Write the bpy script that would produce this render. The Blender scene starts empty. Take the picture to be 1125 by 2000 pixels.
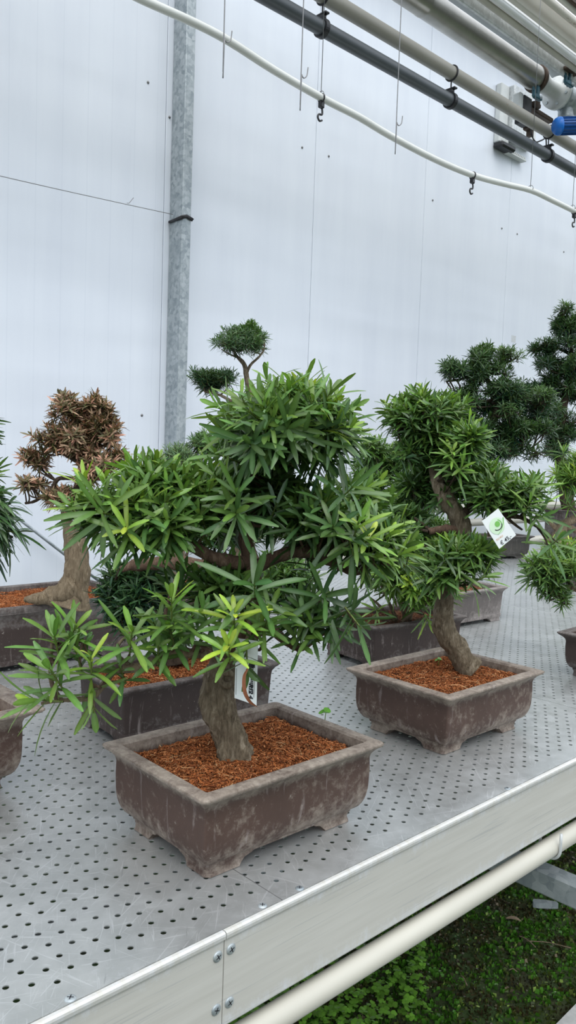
import bpy, math, random
import numpy as np
from mathutils import Vector, Matrix, noise
random.seed(7); RS = np.random.RandomState(11)
SC = bpy.context.scene
COL = SC.collection
PI = math.pi

# ---------------------------------------------------------------- camera
F_PX, PITCH, ROLL, YAW = 1553.5, math.radians(4.0), math.radians(1.966), math.radians(43.38)
ZB = 0.75                                   # bench top height
CAM = np.array([0.0, -0.657, ZB + 0.53])
def _basis():
    y, p, r = YAW, PITCH, ROLL
    F = np.array([math.sin(y)*math.cos(p), math.cos(y)*math.cos(p), -math.sin(p)])
    R = np.array([math.cos(y), -math.sin(y), 0.0]); U = np.cross(R, F)
    return F, math.cos(r)*R + math.sin(r)*U, -math.sin(r)*R + math.cos(r)*U
FW, RT, UP = _basis()
def ray(u, v): return FW + RT*(u-562.5)/F_PX - UP*(v-1000.0)/F_PX
def at(u, v, D): return CAM + ray(u, v)*D                       # point at forward depth D
def onz(u, v, z):
    d = ray(u, v); return CAM + d*((z-CAM[2])/d[2])
def ony(u, v, y):
    d = ray(u, v); return CAM + d*((y-CAM[1])/d[1])
cam = bpy.data.cameras.new('camera'); co = bpy.data.objects.new('camera', cam); COL.objects.link(co)
cam.sensor_fit = 'VERTICAL'; cam.sensor_height = 36; cam.lens = F_PX/2000*36; cam.clip_start = 0.02
M = Matrix.Identity(4)
for i in range(3):
    M[i][0] = RT[i]; M[i][1] = UP[i]; M[i][2] = -FW[i]; M[i][3] = CAM[i]
co.matrix_world = M
cam.dof.use_dof = False
SC.camera = co
RH = np.array([math.cos(YAW), -math.sin(YAW), 0.0]); FH = np.array([math.sin(YAW), math.cos(YAW), 0.0]); ZU = np.array([0, 0, 1.0])

# ---------------------------------------------------------------- materials
def mat(name):
    m = bpy.data.materials.new(name); m.use_nodes = True; nt = m.node_tree
    b = nt.nodes['Principled BSDF']; return m, nt, b
def nd(nt, t, **k):
    n = nt.nodes.new(t)
    for a, v in k.items(): setattr(n, a, v)
    return n
def inp(n, **k):
    for a, v in k.items(): n.inputs[a.replace('_', ' ')].default_value = v
    return n
def coords(nt, scale=(1, 1, 1), rot=(0, 0, 0), kind='Object', loc=(0, 0, 0)):
    tc = nd(nt, 'ShaderNodeTexCoord'); mp = nd(nt, 'ShaderNodeMapping')
    mp.inputs['Scale'].default_value = scale; mp.inputs['Rotation'].default_value = rot; mp.inputs['Location'].default_value = loc
    nt.links.new(tc.outputs[kind], mp.inputs['Vector']); return mp.outputs[0]
def noi(nt, vec, scale, detail=4, rough=.55, dist=0):
    n = nd(nt, 'ShaderNodeTexNoise'); inp(n, Scale=scale, Detail=detail, Roughness=rough, Distortion=dist)
    nt.links.new(vec, n.inputs['Vector']); return n.outputs['Fac']
def ramp(nt, fac, stops, interp='LINEAR'):
    r = nd(nt, 'ShaderNodeValToRGB'); r.color_ramp.interpolation = interp
    el = r.color_ramp.elements
    while len(el) < len(stops): el.new(.5)
    for e, (p, c) in zip(el, stops):
        e.position = p; e.color = (c, c, c, 1) if isinstance(c, (int, float)) else (*c, 1)
    nt.links.new(fac, r.inputs[0]); return r.outputs[0]
def mixc(nt, fac, a, b, mode='MIX'):
    m = nd(nt, 'ShaderNodeMix', data_type='RGBA', blend_type=mode)
    for s, v in ((m.inputs[0], fac), (m.inputs[6], a), (m.inputs[7], b)):
        if hasattr(v, 'links'): nt.links.new(v, s)
        elif isinstance(v, (int, float)): s.default_value = v
        else: s.default_value = (*v, 1)
    return m.outputs[2]
def mth(nt, op, a, b=0.5, clamp=False):
    m = nd(nt, 'ShaderNodeMath', operation=op, use_clamp=clamp)
    for s, v in ((m.inputs[0], a), (m.inputs[1], b)):
        if hasattr(v, 'links'): nt.links.new(v, s)
        else: s.default_value = v
    return m.outputs[0]
def bump(nt, b, h, strength=.3, dist=.002):
    n = nd(nt, 'ShaderNodeBump'); inp(n, Strength=strength, Distance=dist)
    nt.links.new(h, n.inputs['Height']); nt.links.new(n.outputs[0], b.inputs['Normal'])
def sep(nt, vec):
    s = nd(nt, 'ShaderNodeSeparateXYZ'); nt.links.new(vec, s.inputs[0]); return s.outputs
def L(nt, o, i): nt.links.new(o, i)
def simple(name, c, rough=.5, metal=0, var=.12, scale=30, bmp=0.0, spec=.5):
    m, nt, b = mat(name); v = coords(nt)
    f = noi(nt, v, scale, 5)
    cc = ramp(nt, f, [(.3, tuple(x*(1-var) for x in c)), (.7, tuple(min(1, x*(1+var)) for x in c))])
    L(nt, cc, b.inputs['Base Color']); inp(b, Roughness=rough, Metallic=metal); b.inputs['Specular IOR Level'].default_value = spec
    if bmp: bump(nt, b, f, bmp)
    return m
MAT = {}
def pot_mat(name, body, worn, dirt, amount=.5):
    m, nt, b = mat(name); v = coords(nt)
    big = noi(nt, v, 9, 6, .6); fine = noi(nt, v, 75, 8, .75, .3); speck = noi(nt, v, 170, 4, .7)
    c = ramp(nt, big, [(.3, tuple(x*.82 for x in body)), (.7, tuple(x*1.15 for x in body))])
    z = sep(nt, v)[2]
    # limescale bloom: broken patches, most at the rim and the foot of the pot
    rim = ramp(nt, z, [(.0, 0.0), (.0965, 0.0), (.108, 1.0)])
    foot = ramp(nt, z, [(0, 1.0), (.032, .75), (.06, 0.0)])
    area = mth(nt, 'ADD', mth(nt, 'MULTIPLY', rim, .16), mth(nt, 'MULTIPLY', foot, .13))
    w = mth(nt, 'ADD', mth(nt, 'ADD', mth(nt, 'MULTIPLY', fine, .62), mth(nt, 'MULTIPLY', big, .38)), area)
    w = ramp(nt, w, [(.585-.06*amount, 0.0), (.76, .85)])
    c = mixc(nt, mth(nt, 'MULTIPLY', rim, .45), c, worn)
    c = mixc(nt, w, c, dirt)
    sp = ramp(nt, mth(nt, 'ADD', mth(nt, 'MULTIPLY', speck, .7), mth(nt, 'MULTIPLY', fine, .3)), [(.62, 0.0), (.68, .6)])
    c = mixc(nt, sp, c, (.62, .56, .5))
    sv = coords(nt, (30, 30, 5)); st = noi(nt, sv, 2.2, 5, .7, .6)
    c = mixc(nt, ramp(nt, st, [(.58, 0.0), (.72, .45)]), c, (.38, .33, .31))
    L(nt, c, b.inputs['Base Color']); inp(b, Roughness=.62); b.inputs['Specular IOR Level'].default_value = .35
    bump(nt, b, mth(nt, 'ADD', fine, mth(nt, 'MULTIPLY', speck, .4)), .35, .0012)
    return m
MAT['pot_brown'] = pot_mat('pot_brown_clay', (.074, .044, .034), (.12, .092, .074), (.35, .30, .245), 1.0)
MAT['pot_dark'] = pot_mat('pot_dark_clay', (.044, .030, .026), (.085, .066, .057), (.18, .165, .155), .1)
MAT['pot_grey'] = pot_mat('pot_grey_clay', (.11, .095, .088), (.17, .15, .14), (.3, .27, .25), .5)
MAT['pot_green'] = pot_mat('pot_far_clay', (.075, .07, .062), (.11, .1, .095), (.16, .15, .14), .1)

def bark_mat(name, a, bcol, c3, zs=1.0):
    m, nt, b = mat(name); v = coords(nt, (1, 1, .35*zs))
    f = noi(nt, v, 90, 8, .7, 1.2); g = noi(nt, coords(nt), 22, 4)
    f2 = noi(nt, coords(nt, (1, 1, .22*zs)), 260, 5, .65, .6); f = mth(nt, 'ADD', mth(nt, 'MULTIPLY', f, .62), mth(nt, 'MULTIPLY', f2, .38))
    c = ramp(nt, f, [(.36, a), (.52, bcol), (.66, c3)])
    c = mixc(nt, ramp(nt, g, [(.42, 0.0), (.6, .5)]), c, tuple(x*.7 for x in bcol))
    L(nt, c, b.inputs['Base Color']); inp(b, Roughness=.85); b.inputs['Specular IOR Level'].default_value = .2
    bump(nt, b, f, 1.0, .006)
    return m
MAT['bark'] = bark_mat('bark_grey_brown', (.04, .03, .018), (.19, .15, .10), (.38, .33, .25))
MAT['bark_tan'] = bark_mat('bark_tan', (.09, .065, .04), (.22, .17, .11), (.36, .30, .21))
MAT['bark_dark'] = bark_mat('bark_dark', (.022, .016, .011), (.07, .05, .034), (.14, .105, .075))
MAT['twig_brown'] = bark_mat('twig_red_brown', (.07, .04, .03), (.15, .095, .065), (.26, .18, .13))

def leaf_mat(name, rough=.28, trans=.28):
    m, nt, b = mat(name); at_ = nd(nt, 'ShaderNodeAttribute', attribute_name='Col')
    v = coords(nt); f = noi(nt, v, 160, 3)
    c = mixc(nt, .35, at_.outputs['Color'], ramp(nt, f, [(.3, .55), (.7, 1.0)]), 'MULTIPLY')
    L(nt, c, b.inputs['Base Color']); inp(b, Roughness=rough); b.inputs['Specular IOR Level'].default_value = .5
    t = nd(nt, 'ShaderNodeBsdfTranslucent'); tc = mixc(nt, .6, c, (1.0, 1.0, .35), 'MULTIPLY'); L(nt, tc, t.inputs['Color'])
    mx = nd(nt, 'ShaderNodeMixShader'); mx.inputs[0].default_value = trans
    out = nt.nodes['Material Output']
    L(nt, b.outputs[0], mx.inputs[1]); L(nt, t.outputs[0], mx.inputs[2]); L(nt, mx.outputs[0], out.inputs[0])
    return m
MAT['leaf'] = leaf_mat('leaf'); MAT['deadleaf'] = leaf_mat('dead_leaf', .6, .15)

def soil_mat():
    m, nt, b = mat('coir_mulch'); at_ = nd(nt, 'ShaderNodeAttribute', attribute_name='Col')
    f = noi(nt, coords(nt), 120, 6, .7)
    c = mixc(nt, .6, at_.outputs['Color'], ramp(nt, f, [(.3, .3), (.65, 1.0)]), 'MULTIPLY')
    L(nt, c, b.inputs['Base Color']); inp(b, Roughness=.9); b.inputs['Specular IOR Level'].default_value = .15
    bump(nt, b, f, .8, .004); return m
MAT['soil'] = soil_mat()

def bench_mat():
    m, nt, b = mat('scratched_aluminium'); v = coords(nt)
    big = noi(nt, v, 3.0, 6, .6); med = noi(nt, v, 26, 7, .7)
    c = ramp(nt, big, [(.3, (.42, .435, .43)), (.7, (.60, .615, .605))])
    c = mixc(nt, ramp(nt, med, [(.4, 0.0), (.75, .55)]), c, (.68, .69, .69))
    tot = None
    for k, (ang, sc) in enumerate([(.35, 14), (-.5, 11), (1.2, 10), (.75, 17), (2.3, 12), (-1.1, 15)]):
        mp = nd(nt, 'ShaderNodeMapping'); mp.inputs['Scale'].default_value = (sc, sc*26, 1); L(nt, coords(nt, (1, 1, 1), (0, 0, ang), loc=(k*3.1, k*1.7, 0)), mp.inputs['Vector']); vv = mp.outputs[0]
        f = noi(nt, vv, 1.0, 2, .5, .9)
        s = ramp(nt, f, [(.675, 0.0), (.70, 1.0)])
        tot = s if tot is None else mth(nt, 'MAXIMUM', tot, s)
    c = mixc(nt, mth(nt, 'MULTIPLY', tot, .38), c, (.82, .83, .84))
    mp = nd(nt, 'ShaderNodeMapping'); mp.inputs['Scale'].default_value = (9, 240, 1); L(nt, coords(nt, (1, 1, 1), (0, 0, -.9)), mp.inputs['Vector']); dk = noi(nt, mp.outputs[0], 1.0, 2, .5, .8)
    c = mixc(nt, ramp(nt, dk, [(.74, 0.0), (.77, .35)]), c, (.24, .25, .26))
    # chalky deposits along the folded front edge
    y = sep(nt, v)[1]
    edge = ramp(nt, y, [(0, 1.0), (.045, .45), (.075, 0.0)])
    ch = mth(nt, 'ADD', mth(nt, 'MULTIPLY', noi(nt, v, 34, 8, .75), .8), mth(nt, 'MULTIPLY', edge, .14))
    c = mixc(nt, ramp(nt, ch, [(.56, 0.0), (.68, .65)]), c, (.74, .76, .78))
    L(nt, c, b.inputs['Base Color']); inp(b, Metallic=.7)
    L(nt, ramp(nt, med, [(.2, .28), (.8, .52)]), b.inputs['Roughness'])
    bump(nt, b, mth(nt, 'ADD', big, mth(nt, 'MULTIPLY', tot, .3)), .06, .004)
    return m
MAT['bench'] = bench_mat()
def apron_mat():
    m, nt, b = mat('weathered_apron'); v = coords(nt)
    f = noi(nt, coords(nt, (2.2, 1, 40)), 2.2, 5, .6, .3)
    c = ramp(nt, f, [(.3, (.50, .485, .44)), (.7, (.57, .555, .51))])
    z = sep(nt, v)[2]
    bot = ramp(nt, mth(nt, 'ADD', z, -.634), [(0, 1.0), (.016, .6), (.034, 0.0)])
    top = ramp(nt, mth(nt, 'ADD', z, -.70), [(.012, 0.0), (.036, .9), (.05, 1.0)])
    spl = noi(nt, coords(nt, (34, 1, 22)), 1.4, 8, .8)
    a = mth(nt, 'ADD', mth(nt, 'MULTIPLY', spl, .75), mth(nt, 'MULTIPLY', mth(nt, 'MAXIMUM', bot, mth(nt, 'MULTIPLY', top, .8)), .3))
    c = mixc(nt, ramp(nt, a, [(.55, 0.0), (.74, .6)]), c, (.68, .71, .76))
    st = noi(nt, coords(nt, (6, 1, 260)), 1.0, 3, .5, .4)
    c = mixc(nt, ramp(nt, st, [(.60, 0.0), (.68, .5)]), c, (.36, .365, .36))
    L(nt, c, b.inputs['Base Color']); inp(b, Roughness=.55, Metallic=.1); return m
MAT['apron'] = apron_mat()
def wall_mat():
    m, nt, b = mat('white_sandwich_panel'); v = coords(nt); x, y, z = sep(nt, v)
    f = noi(nt, coords(nt, (4, 1, .5)), 1.6, 5, .6)
    c = ramp(nt, f, [(.3, (.745, .785, .85)), (.7, (.80, .84, .895))])
    # fine vertical pressed ribs of the panel skin
    rib = mth(nt, 'FRACT', mth(nt, 'MULTIPLY', x, 8.35), 0)
    rl = ramp(nt, rib, [(0, 1.0), (.03, 0.0), (.97, 0.0), (1, 1.0)])
    rn = ramp(nt, noi(nt, coords(nt, (90, 1, .3)), 1.0, 2), [(.3, 0.0), (.7, 1.0)])
    c = mixc(nt, mth(nt, 'MULTIPLY', rl, mth(nt, 'MULTIPLY', ramp(nt, mth(nt, 'MULTIPLY', x, .25), [(.54, 1.0), (.56, .15)]), .2)), c, (.55, .6, .68))
    c = mixc(nt, mth(nt, 'MULTIPLY', rn, .05), c, (.68, .73, .82))
    dirt = noi(nt, coords(nt, (7, 1, 2.5)), 3.0, 8, .75)
    c = mixc(nt, ramp(nt, dirt, [(.68, 0.0), (.8, .3)]), c, (.5, .5, .5))
    L(nt, c, b.inputs['Base Color']); inp(b, Roughness=.33); b.inputs['Specular IOR Level'].default_value = .45
    wv = noi(nt, coords(nt, (.35, 1, 2.2)), 1.3, 2, .5)
    bump(nt, b, wv, .55, .02)
    return m
MAT['wall'] = wall_mat()
def galv_mat(name='galvanised_steel', a=(.28, .32, .34), c2=(.5, .54, .55), metal=.5, sc=26):
    m, nt, b = mat(name); v = coords(nt)
    vo = nd(nt, 'ShaderNodeTexVoronoi'); vo.inputs['Scale'].default_value = sc*2.2; L(nt, v, vo.inputs['Vector'])
    f = mth(nt, 'ADD', mth(nt, 'MULTIPLY', noi(nt, v, sc, 6, .7, .8), .7), mth(nt, 'MULTIPLY', sep(nt, vo.outputs['Color'])[0], .3))
    c = ramp(nt, f, [(.3, a), (.7, c2)])
    L(nt, c, b.inputs['Base Color']); inp(b, Metallic=metal, Roughness=.48); bump(nt, b, f, .1, .002); return m
MAT['galv'] = galv_mat()
MAT['galv_light'] = galv_mat('galvanised_light', (.48, .50, .50), (.68, .70, .70), .2)
def rust_mat(name, base, amt, low=True):
    m, nt, b = mat(name); v = coords(nt)
    f = noi(nt, coords(nt, (.6, 1, 1)), 40, 8, .75); g = noi(nt, coords(nt, (.25, 1, 1)), 6, 4, .6)
    c = ramp(nt, g, [(.3, tuple(x*.85 for x in base)), (.7, tuple(min(1, x*1.1) for x in base))])
    w = mth(nt, 'ADD', mth(nt, 'MULTIPLY', f, .6), mth(nt, 'MULTIPLY', g, .4))
    c = mixc(nt, ramp(nt, w, [(.66-amt, 0.0), (.72-amt*.6, .85)]), c, (.20, .085, .025))
    L(nt, c, b.inputs['Base Color']); inp(b, Roughness=.45); return m
MAT['pipe_white'] = rust_mat('old_white_paint', (.31, .295, .25), .06)
MAT['pipe_cream'] = rust_mat('cream_paint', (.52, .50, .43), -.02)
MAT['pipe_rusty'] = rust_mat('rusty_white_paint', (.72, .68, .6), .11)
MAT['pvc'] = simple('white_pvc', (.66, .67, .63), .35, 0, .05, 8)
MAT['dark_pipe'] = simple('grey_plastic_pipe', (.075, .085, .092), .38, 0, .1, 6)
MAT['black'] = simple('black_plastic', (.012, .012, .014), .45, 0, .2, 40)
MAT['wire'] = simple('steel_wire', (.22, .22, .22), .45, .6, .15, 60)
MAT['alu_pipe'] = simple('aluminium_cladding', (.40, .39, .36), .30, .65, .14, 9, .6)
MAT['teal'] = simple('teal_painted_iron', (.03, .10, .13), .4, .2, .2, 30)
MAT['blue'] = simple('blue_motor_paint', (.004, .075, .28), .4, 0, .15, 20)
MAT['blue_light'] = simple('light_blue_plastic', (.006, .15, .55), .4, 0, .08, 20)
MAT['white_box'] = simple('white_plastic_box', (.62, .64, .62), .4, 0, .05, 20)
MAT['ceil'] = simple('pale_soffit_sheet', (.80, .80, .78), .6, 0, .06, 2)
MAT['beige'] = simple('beige_gutter', (.62, .60, .53), .5, 0, .06, 3)
MAT['tube'] = simple('pale_grey_tube', (.78, .79, .78), .4, .1, .08, 4)
MAT['concrete'] = simple('concrete', (.42, .42, .41), .85, 0, .15, 40, .4)
MAT['brown_metal'] = simple('dark_rust', (.07, .045, .03), .6, .2, .3, 40)
MAT['tag'] = simple('white_card', (.80, .84, .83), .5, 0, .02, 20)
MAT['ink'] = simple('black_ink', (.02, .02, .025), .6, 0, .1, 20)
MAT['red_ink'] = simple('red_ink', (.5, .08, .06), .6, 0, .1, 20)
MAT['green_ink'] = simple('green_print', (.18, .48, .10), .5, 0, .1, 20)
MAT['pale_green'] = simple('pale_green_print', (.62, .80, .58), .5, 0, .1, 20)
MAT['orange_ink'] = simple('orange_print', (.65, .30, .10), .5, 0, .1, 20)
MAT['tape'] = simple('tape_residue', (.62, .64, .64), .5, 0, .08, 60)
def ground_mat():
    m, nt, b = mat('mossy_earth'); v = coords(nt)
    f = noi(nt, v, 9, 8, .72); g = noi(nt, v, 70, 6, .7)
    c = ramp(nt, g, [(.3, (.012, .014, .006)), (.5, (.035, .04, .014)), (.7, (.06, .075, .02))])
    c = mixc(nt, ramp(nt, f, [(.42, 0.0), (.6, .8)]), c, (.035, .085, .012))
    L(nt, c, b.inputs['Base Color']); inp(b, Roughness=.95); bump(nt, b, g, 1.0, .01); return m
MAT['ground'] = ground_mat()

# ---------------------------------------------------------------- mesh helpers
def mesh_obj(name, V, Fc, m=None, parent=None, smooth=True, mats=None, midx=None, loc=None, col=None):
    me = bpy.data.meshes.new(name)
    me.from_pydata([tuple(map(float, p)) for p in V], [], [tuple(map(int, f)) for f in Fc]); me.update()
    if smooth: me.polygons.foreach_set('use_smooth', [True]*len(me.polygons))
    for q in (mats or ([m] if m else [])): me.materials.append(q)
    if midx is not None: me.polygons.foreach_set('material_index', midx)
    if col is not None:
        a = me.color_attributes.new('Col', 'FLOAT_COLOR', 'POINT'); a.data.foreach_set('color', np.asarray(col, dtype=np.float32).ravel())
    o = bpy.data.objects.new(name, me); COL.objects.link(o)
    if loc is not None: o.location = loc
    if parent: o.parent = parent
    return o
def thing(name, label, cat, loc=(0, 0, 0), rz=0, group=None):
    o = bpy.data.objects.new(name, None); COL.objects.link(o); o.location = tuple(map(float, loc)); o.rotation_euler = (0, 0, rz)
    o.empty_display_size = .05
    o['label'] = label; o['category'] = cat
    if group: o['group'] = group
    return o
def tag(o, label, cat, group=None, kind=None):
    o['label'] = label; o['category'] = cat
    if group: o['group'] = group
    if kind: o['kind'] = kind
    return o
def struct(o): o['kind'] = 'structure'; return o
class MB:
    def __init__(s): s.V = []; s.F = []; s.mi = []; s.cur = 0
    def add(s, V, Fc):
        n = len(s.V); s.V += [tuple(map(float, p)) for p in V]; s.F += [tuple(n+i for i in f) for f in Fc]; s.mi += [s.cur]*len(Fc)
    def box(s, lo, hi):
        (a, b, c), (d, e, f) = lo, hi
        s.add([(a,b,c),(d,b,c),(d,e,c),(a,e,c),(a,b,f),(d,b,f),(d,e,f),(a,e,f)],
              [(0,3,2,1),(4,5,6,7),(0,1,5,4),(1,2,6,5),(2,3,7,6),(3,0,4,7)])
    def bbox(s, lo, hi, bv):                       # chamfered box
        lo = np.array(lo, float); hi = np.array(hi, float); c = (lo+hi)/2; h = (hi-lo)/2; bv = min(bv, h.min()*.9)
        V = []; idx = {}
        for sx in (-1, 1):
            for sy in (-1, 1):
                for sz in (-1, 1):
                    for k in range(3):
                        q = np.array([sx, sy, sz])*(h-bv); q[k] = (sx, sy, sz)[k]*h[k]
                        idx[(sx, sy, sz, k)] = len(V); V.append(c+q)
        Fc = []
        def I(a, b_, c_, k): return idx[(a, b_, c_, k)]
        for sg in (-1, 1):
            Fc.append([I(sg,-1,-1,0), I(sg,1,-1,0), I(sg,1,1,0), I(sg,-1,1,0)][::sg])
            Fc.append([I(-1,sg,-1,1), I(-1,sg,1,1), I(1,sg,1,1), I(1,sg,-1,1)][::sg])
            Fc.append([I(-1,-1,sg,2), I(1,-1,sg,2), I(1,1,sg,2), I(-1,1,sg,2)][::sg])
        for a in (-1, 1):
            for b_ in (-1, 1):
                Fc.append([I(a,b_,-1,0), I(a,b_,1,0), I(a,b_,1,1), I(a,b_,-1,1)])
                Fc.append([I(a,-1,b_,0), I(a,1,b_,0), I(a,1,b_,2), I(a,-1,b_,2)])
                Fc.append([I(-1,a,b_,1), I(1,a,b_,1), I(1,a,b_,2), I(-1,a,b_,2)])
                for c_ in (-1, 1): Fc.append([I(a,b_,c_,0), I(a,b_,c_,1), I(a,b_,c_,2)])
        s.add(V, Fc)
    def tube(s, pts, rad, n=8, caps=True, nz=0, nf=40, seed=0):
        V, Fc = tube(pts, rad, n, caps, nz, nf, seed); s.add(V, Fc)
    def lathe(s, prof, axis_o, axis_d, n=24):      # prof: (along, radius)
        d = np.array(axis_d, float); d /= np.linalg.norm(d); o = np.array(axis_o, float)
        a = np.cross(d, (0, 0, 1.0) if abs(d[2]) < .9 else (1.0, 0, 0)); a /= np.linalg.norm(a); b_ = np.cross(d, a)
        V = []; Fc = []
        for (t, r) in prof:
            for k in range(n):
                an = 2*PI*k/n; V.append(o+d*t+(a*math.cos(an)+b_*math.sin(an))*max(r, 1e-5))
        m = len(prof)
        for i in range(m-1):
            for k in range(n): Fc.append((i*n+k, i*n+(k+1) % n, (i+1)*n+(k+1) % n, (i+1)*n+k))
        Fc.append(tuple(range(n))[::-1]); Fc.append(tuple((m-1)*n+k for k in range(n)))
        s.add(V, Fc)
    def build(s, name, m, parent=None, smooth=False, mats=None):
        o = mesh_obj(name, s.V, s.F, m, parent, smooth, mats, s.mi if mats else None)
        return o
def crom(pts, per=6):
    P = [np.array(p, float) for p in pts]
    if len(P) < 3:
        return [P[0]+(P[-1]-P[0])*t for t in np.linspace(0, 1, per+1)]
    Q = [2*P[0]-P[1]]+P+[2*P[-1]-P[-2]]; out = []
    for i in range(1, len(Q)-2):
        for k in range(per):
            t = k/per; a, b_, c, d = Q[i-1], Q[i], Q[i+1], Q[i+2]
            out.append(.5*((2*b_)+(c-a)*t+(2*a-5*b_+4*c-d)*t*t+(3*b_-a-3*c+d)*t**3))
    out.append(P[-1]); return out
def tube(pts, rad, n=8, caps=True, nz=0, nf=40, seed=0):
    P = [np.array(p, float) for p in pts]; m = len(P)
    rad = [rad]*m if isinstance(rad, (int, float)) else rad
    V = []; Fc = []; a = None
    for i, p in enumerate(P):
        d = P[min(i+1, m-1)]-P[max(i-1, 0)]; d = d/(np.linalg.norm(d)+1e-12)
        if a is None:
            a = np.cross(d, (0, 0, 1.0) if abs(d[2]) < .9 else (1.0, 0, 0))
        a = a-d*np.dot(a, d); a = a/(np.linalg.norm(a)+1e-12); b_ = np.cross(d, a)
        for k in range(n):
            an = 2*PI*k/n; q = a*math.cos(an)+b_*math.sin(an); r = rad[i]
            if nz:
                w = p+q*r; r *= 1+nz*(noise.fractal(Vector((w[0]*nf+seed, w[1]*nf, w[2]*nf*.45)), .6, 2.1, 4))
            V.append(p+q*r)
    for i in range(m-1):
        for k in range(n): Fc.append((i*n+k, i*n+(k+1) % n, (i+1)*n+(k+1) % n, (i+1)*n+k))
    if caps: Fc.append(tuple(range(n))[::-1]); Fc.append(tuple((m-1)*n+k for k in range(n)))
    return V, Fc
def rrect(w, d, r, n=4):
    pts = []
    for (sx, sy, a0) in ((1, 1, 0), (-1, 1, 90), (-1, -1, 180), (1, -1, 270)):
        for k in range(n+1):
            a = math.radians(a0+90*k/n); pts.append((sx*(w/2-r)+r*math.cos(a), sy*(d/2-r)+r*math.sin(a)))
    return pts

# ---------------------------------------------------------------- pots
def make_pot(root, W, D, h, m, lip=.018, inset=.022, lipt=.006, soil_h=None, ledge=False, seed=0, base_in=.026, col_soil='orange', nfib=2500, foot=True):
    """open planter with out-turned lip; W x D is the outside of the lip"""
    wall = .006; fh = .014; W -= .0; 
    b0 = fh if foot else .002
    prof = []                                       # (inset from lip outside, z)
    if ledge:
        prof += [(lip+inset*.55, b0), (lip+inset*.3, b0), (lip+inset*.3, b0+.010), (lip+inset*.55, b0+.0125)]
        for t in np.linspace(0, 1, 6): prof.append((lip+inset*.5*(1-t), b0+.0125+(h-lipt-.02-b0-.0125)*t))
    else:
        prof += [(lip+base_in+.004, b0), (lip+base_in, b0+.001), (lip+base_in*.97, b0+.006)]
        for t in np.linspace(.15, 1, 7):
            a = t*PI/2; prof.append((lip+base_in*(1-math.sin(a)**.9)*1.0, b0+.006+(.040)*(1-math.cos(a))))
        prof.append((lip-.0005, b0+.046+(h-lipt-.018-b0-.046)*.5)); prof.append((lip, h-lipt-.018))
    for t in (.35, .65, .85, 1.0): prof.append((lip*(1-t**2.2*.92), h-lipt-.018+.018*t))
    prof += [(.0015, h-lipt+.001), (0, h-lipt+.004), (0, h-.004), (.0012, h-.0012), (.004, h)]
    tot = lip+wall
    prof += [(tot-.003, h), (tot, h-.003), (tot+.001, h-.02), (tot+.004, h*.45), (tot+.02, h*.42)]
    V = []; Fc = []; N = 0
    for (ins, z) in prof:
        r = .0035 if ins > .006 else .008
        ring = rrect(W-2*ins, D-2*ins, r); N = len(ring)
        for (x, y) in ring:
            j = noise.noise(Vector((x*14+seed, y*14, z*14)))*.0012
            V.append((x*(1+j*3), y*(1+j*3), z+j*.8))
    m_ = len(prof)
    for i in range(m_-1):
        for k in range(N): Fc.append((i*N+k, i*N+(k+1) % N, (i+1)*N+(k+1) % N, (i+1)*N+k))
    Fc.append(tuple(range(N))[::-1]); Fc.append(tuple((m_-1)*N+k for k in range(N)))
    pot = mesh_obj('pot', V, Fc, m, root, True)
    me = pot.data
    try: me.set_sharp_from_angle(angle=math.radians(38))
    except Exception: pass
    if foot:
        bi = lip+(inset*.3 if ledge else base_in)-.0005
        bw, bd = W/2-bi, D/2-bi
        for sx in (-1, 1):
            for sy in (-1, 1):
                mb = MB(); V = []; rings = []
                Lx, Ly, tk = W*.2, D*.22, .03
                zs = [(b0+.003, 1.2, .0005), (b0-.001, 1.1, .0008), (b0-.004, .92, .0016), (.005, .84, .0014), (.001, .80, .0), (.0, .79, .0015)]
                for (z, s_, off) in zs:
                    lx, ly = Lx*s_, Ly*s_; c = bw-off; e = bd-off; ch = .006
                    P = [(c-ch, e), (c-lx, e), (c-lx, e-tk), (c-tk, e-tk), (c-tk, e-ly), (c, e-ly), (c, e-ch)]
                    rings.append([(sx*px, sy*py, z) for px, py in P])
                n = 7
                for r_ in rings: V += r_
                Fc = []
                for i in range(len(rings)-1):
                    for k in range(n): Fc.append((i*n+k, i*n+(k+1) % n, (i+1)*n+(k+1) % n, (i+1)*n+k))
                Fc.append(tuple(range(n))); Fc.append(tuple((len(rings)-1)*n+k for k in range(n))[::-1])
                if sx*sy < 0: Fc = [f[::-1] for f in Fc]
                mb.add(V, Fc); mb.build('foot', m, pot)
    # soil: bumpy coir mulch with loose fibres, one mass
    sh = soil_h or h-.02
    iw, idp = W-2*tot-.001, D-2*tot-.001
    rs = np.random.RandomState(seed+5)
    nx, ny = int(iw/.006)+2, int(idp/.006)+2
    pal = {'orange': [(.36, .115, .035), (.27, .08, .024), (.45, .18, .07), (.17, .05, .018)],
           'dark': [(.16, .06, .025), (.10, .04, .02), (.22, .1, .05), (.06, .03, .02)]}[col_soil]
    V = []; C = []
    for j in range(ny):
        for i in range(nx):
            x = -iw/2+iw*i/(nx-1); y = -idp/2+idp*j/(ny-1)
            e = max(0.0, min(1, min(iw/2-abs(x), idp/2-abs(y))/.03))
            z = sh-.012+.012*e**.5+.004*noise.fractal(Vector((x*30+seed, y*30, 0)), .7, 2, 4)+.002*noise.noise(Vector((x*150, y*150, seed)))
            V.append((x, y, z)); c = pal[rs.randint(3)]; k = .75+.5*rs.rand()
            if noise.noise(Vector((x*11+seed*3, y*11, 3))) > .38: c = (.09, .06, .04)
            C.append((c[0]*k, c[1]*k, c[2]*k, 1))
    Fc = [(j*nx+i, j*nx+i+1, (j+1)*nx+i+1, (j+1)*nx+i) for j in range(ny-1) for i in range(nx-1)]
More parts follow.
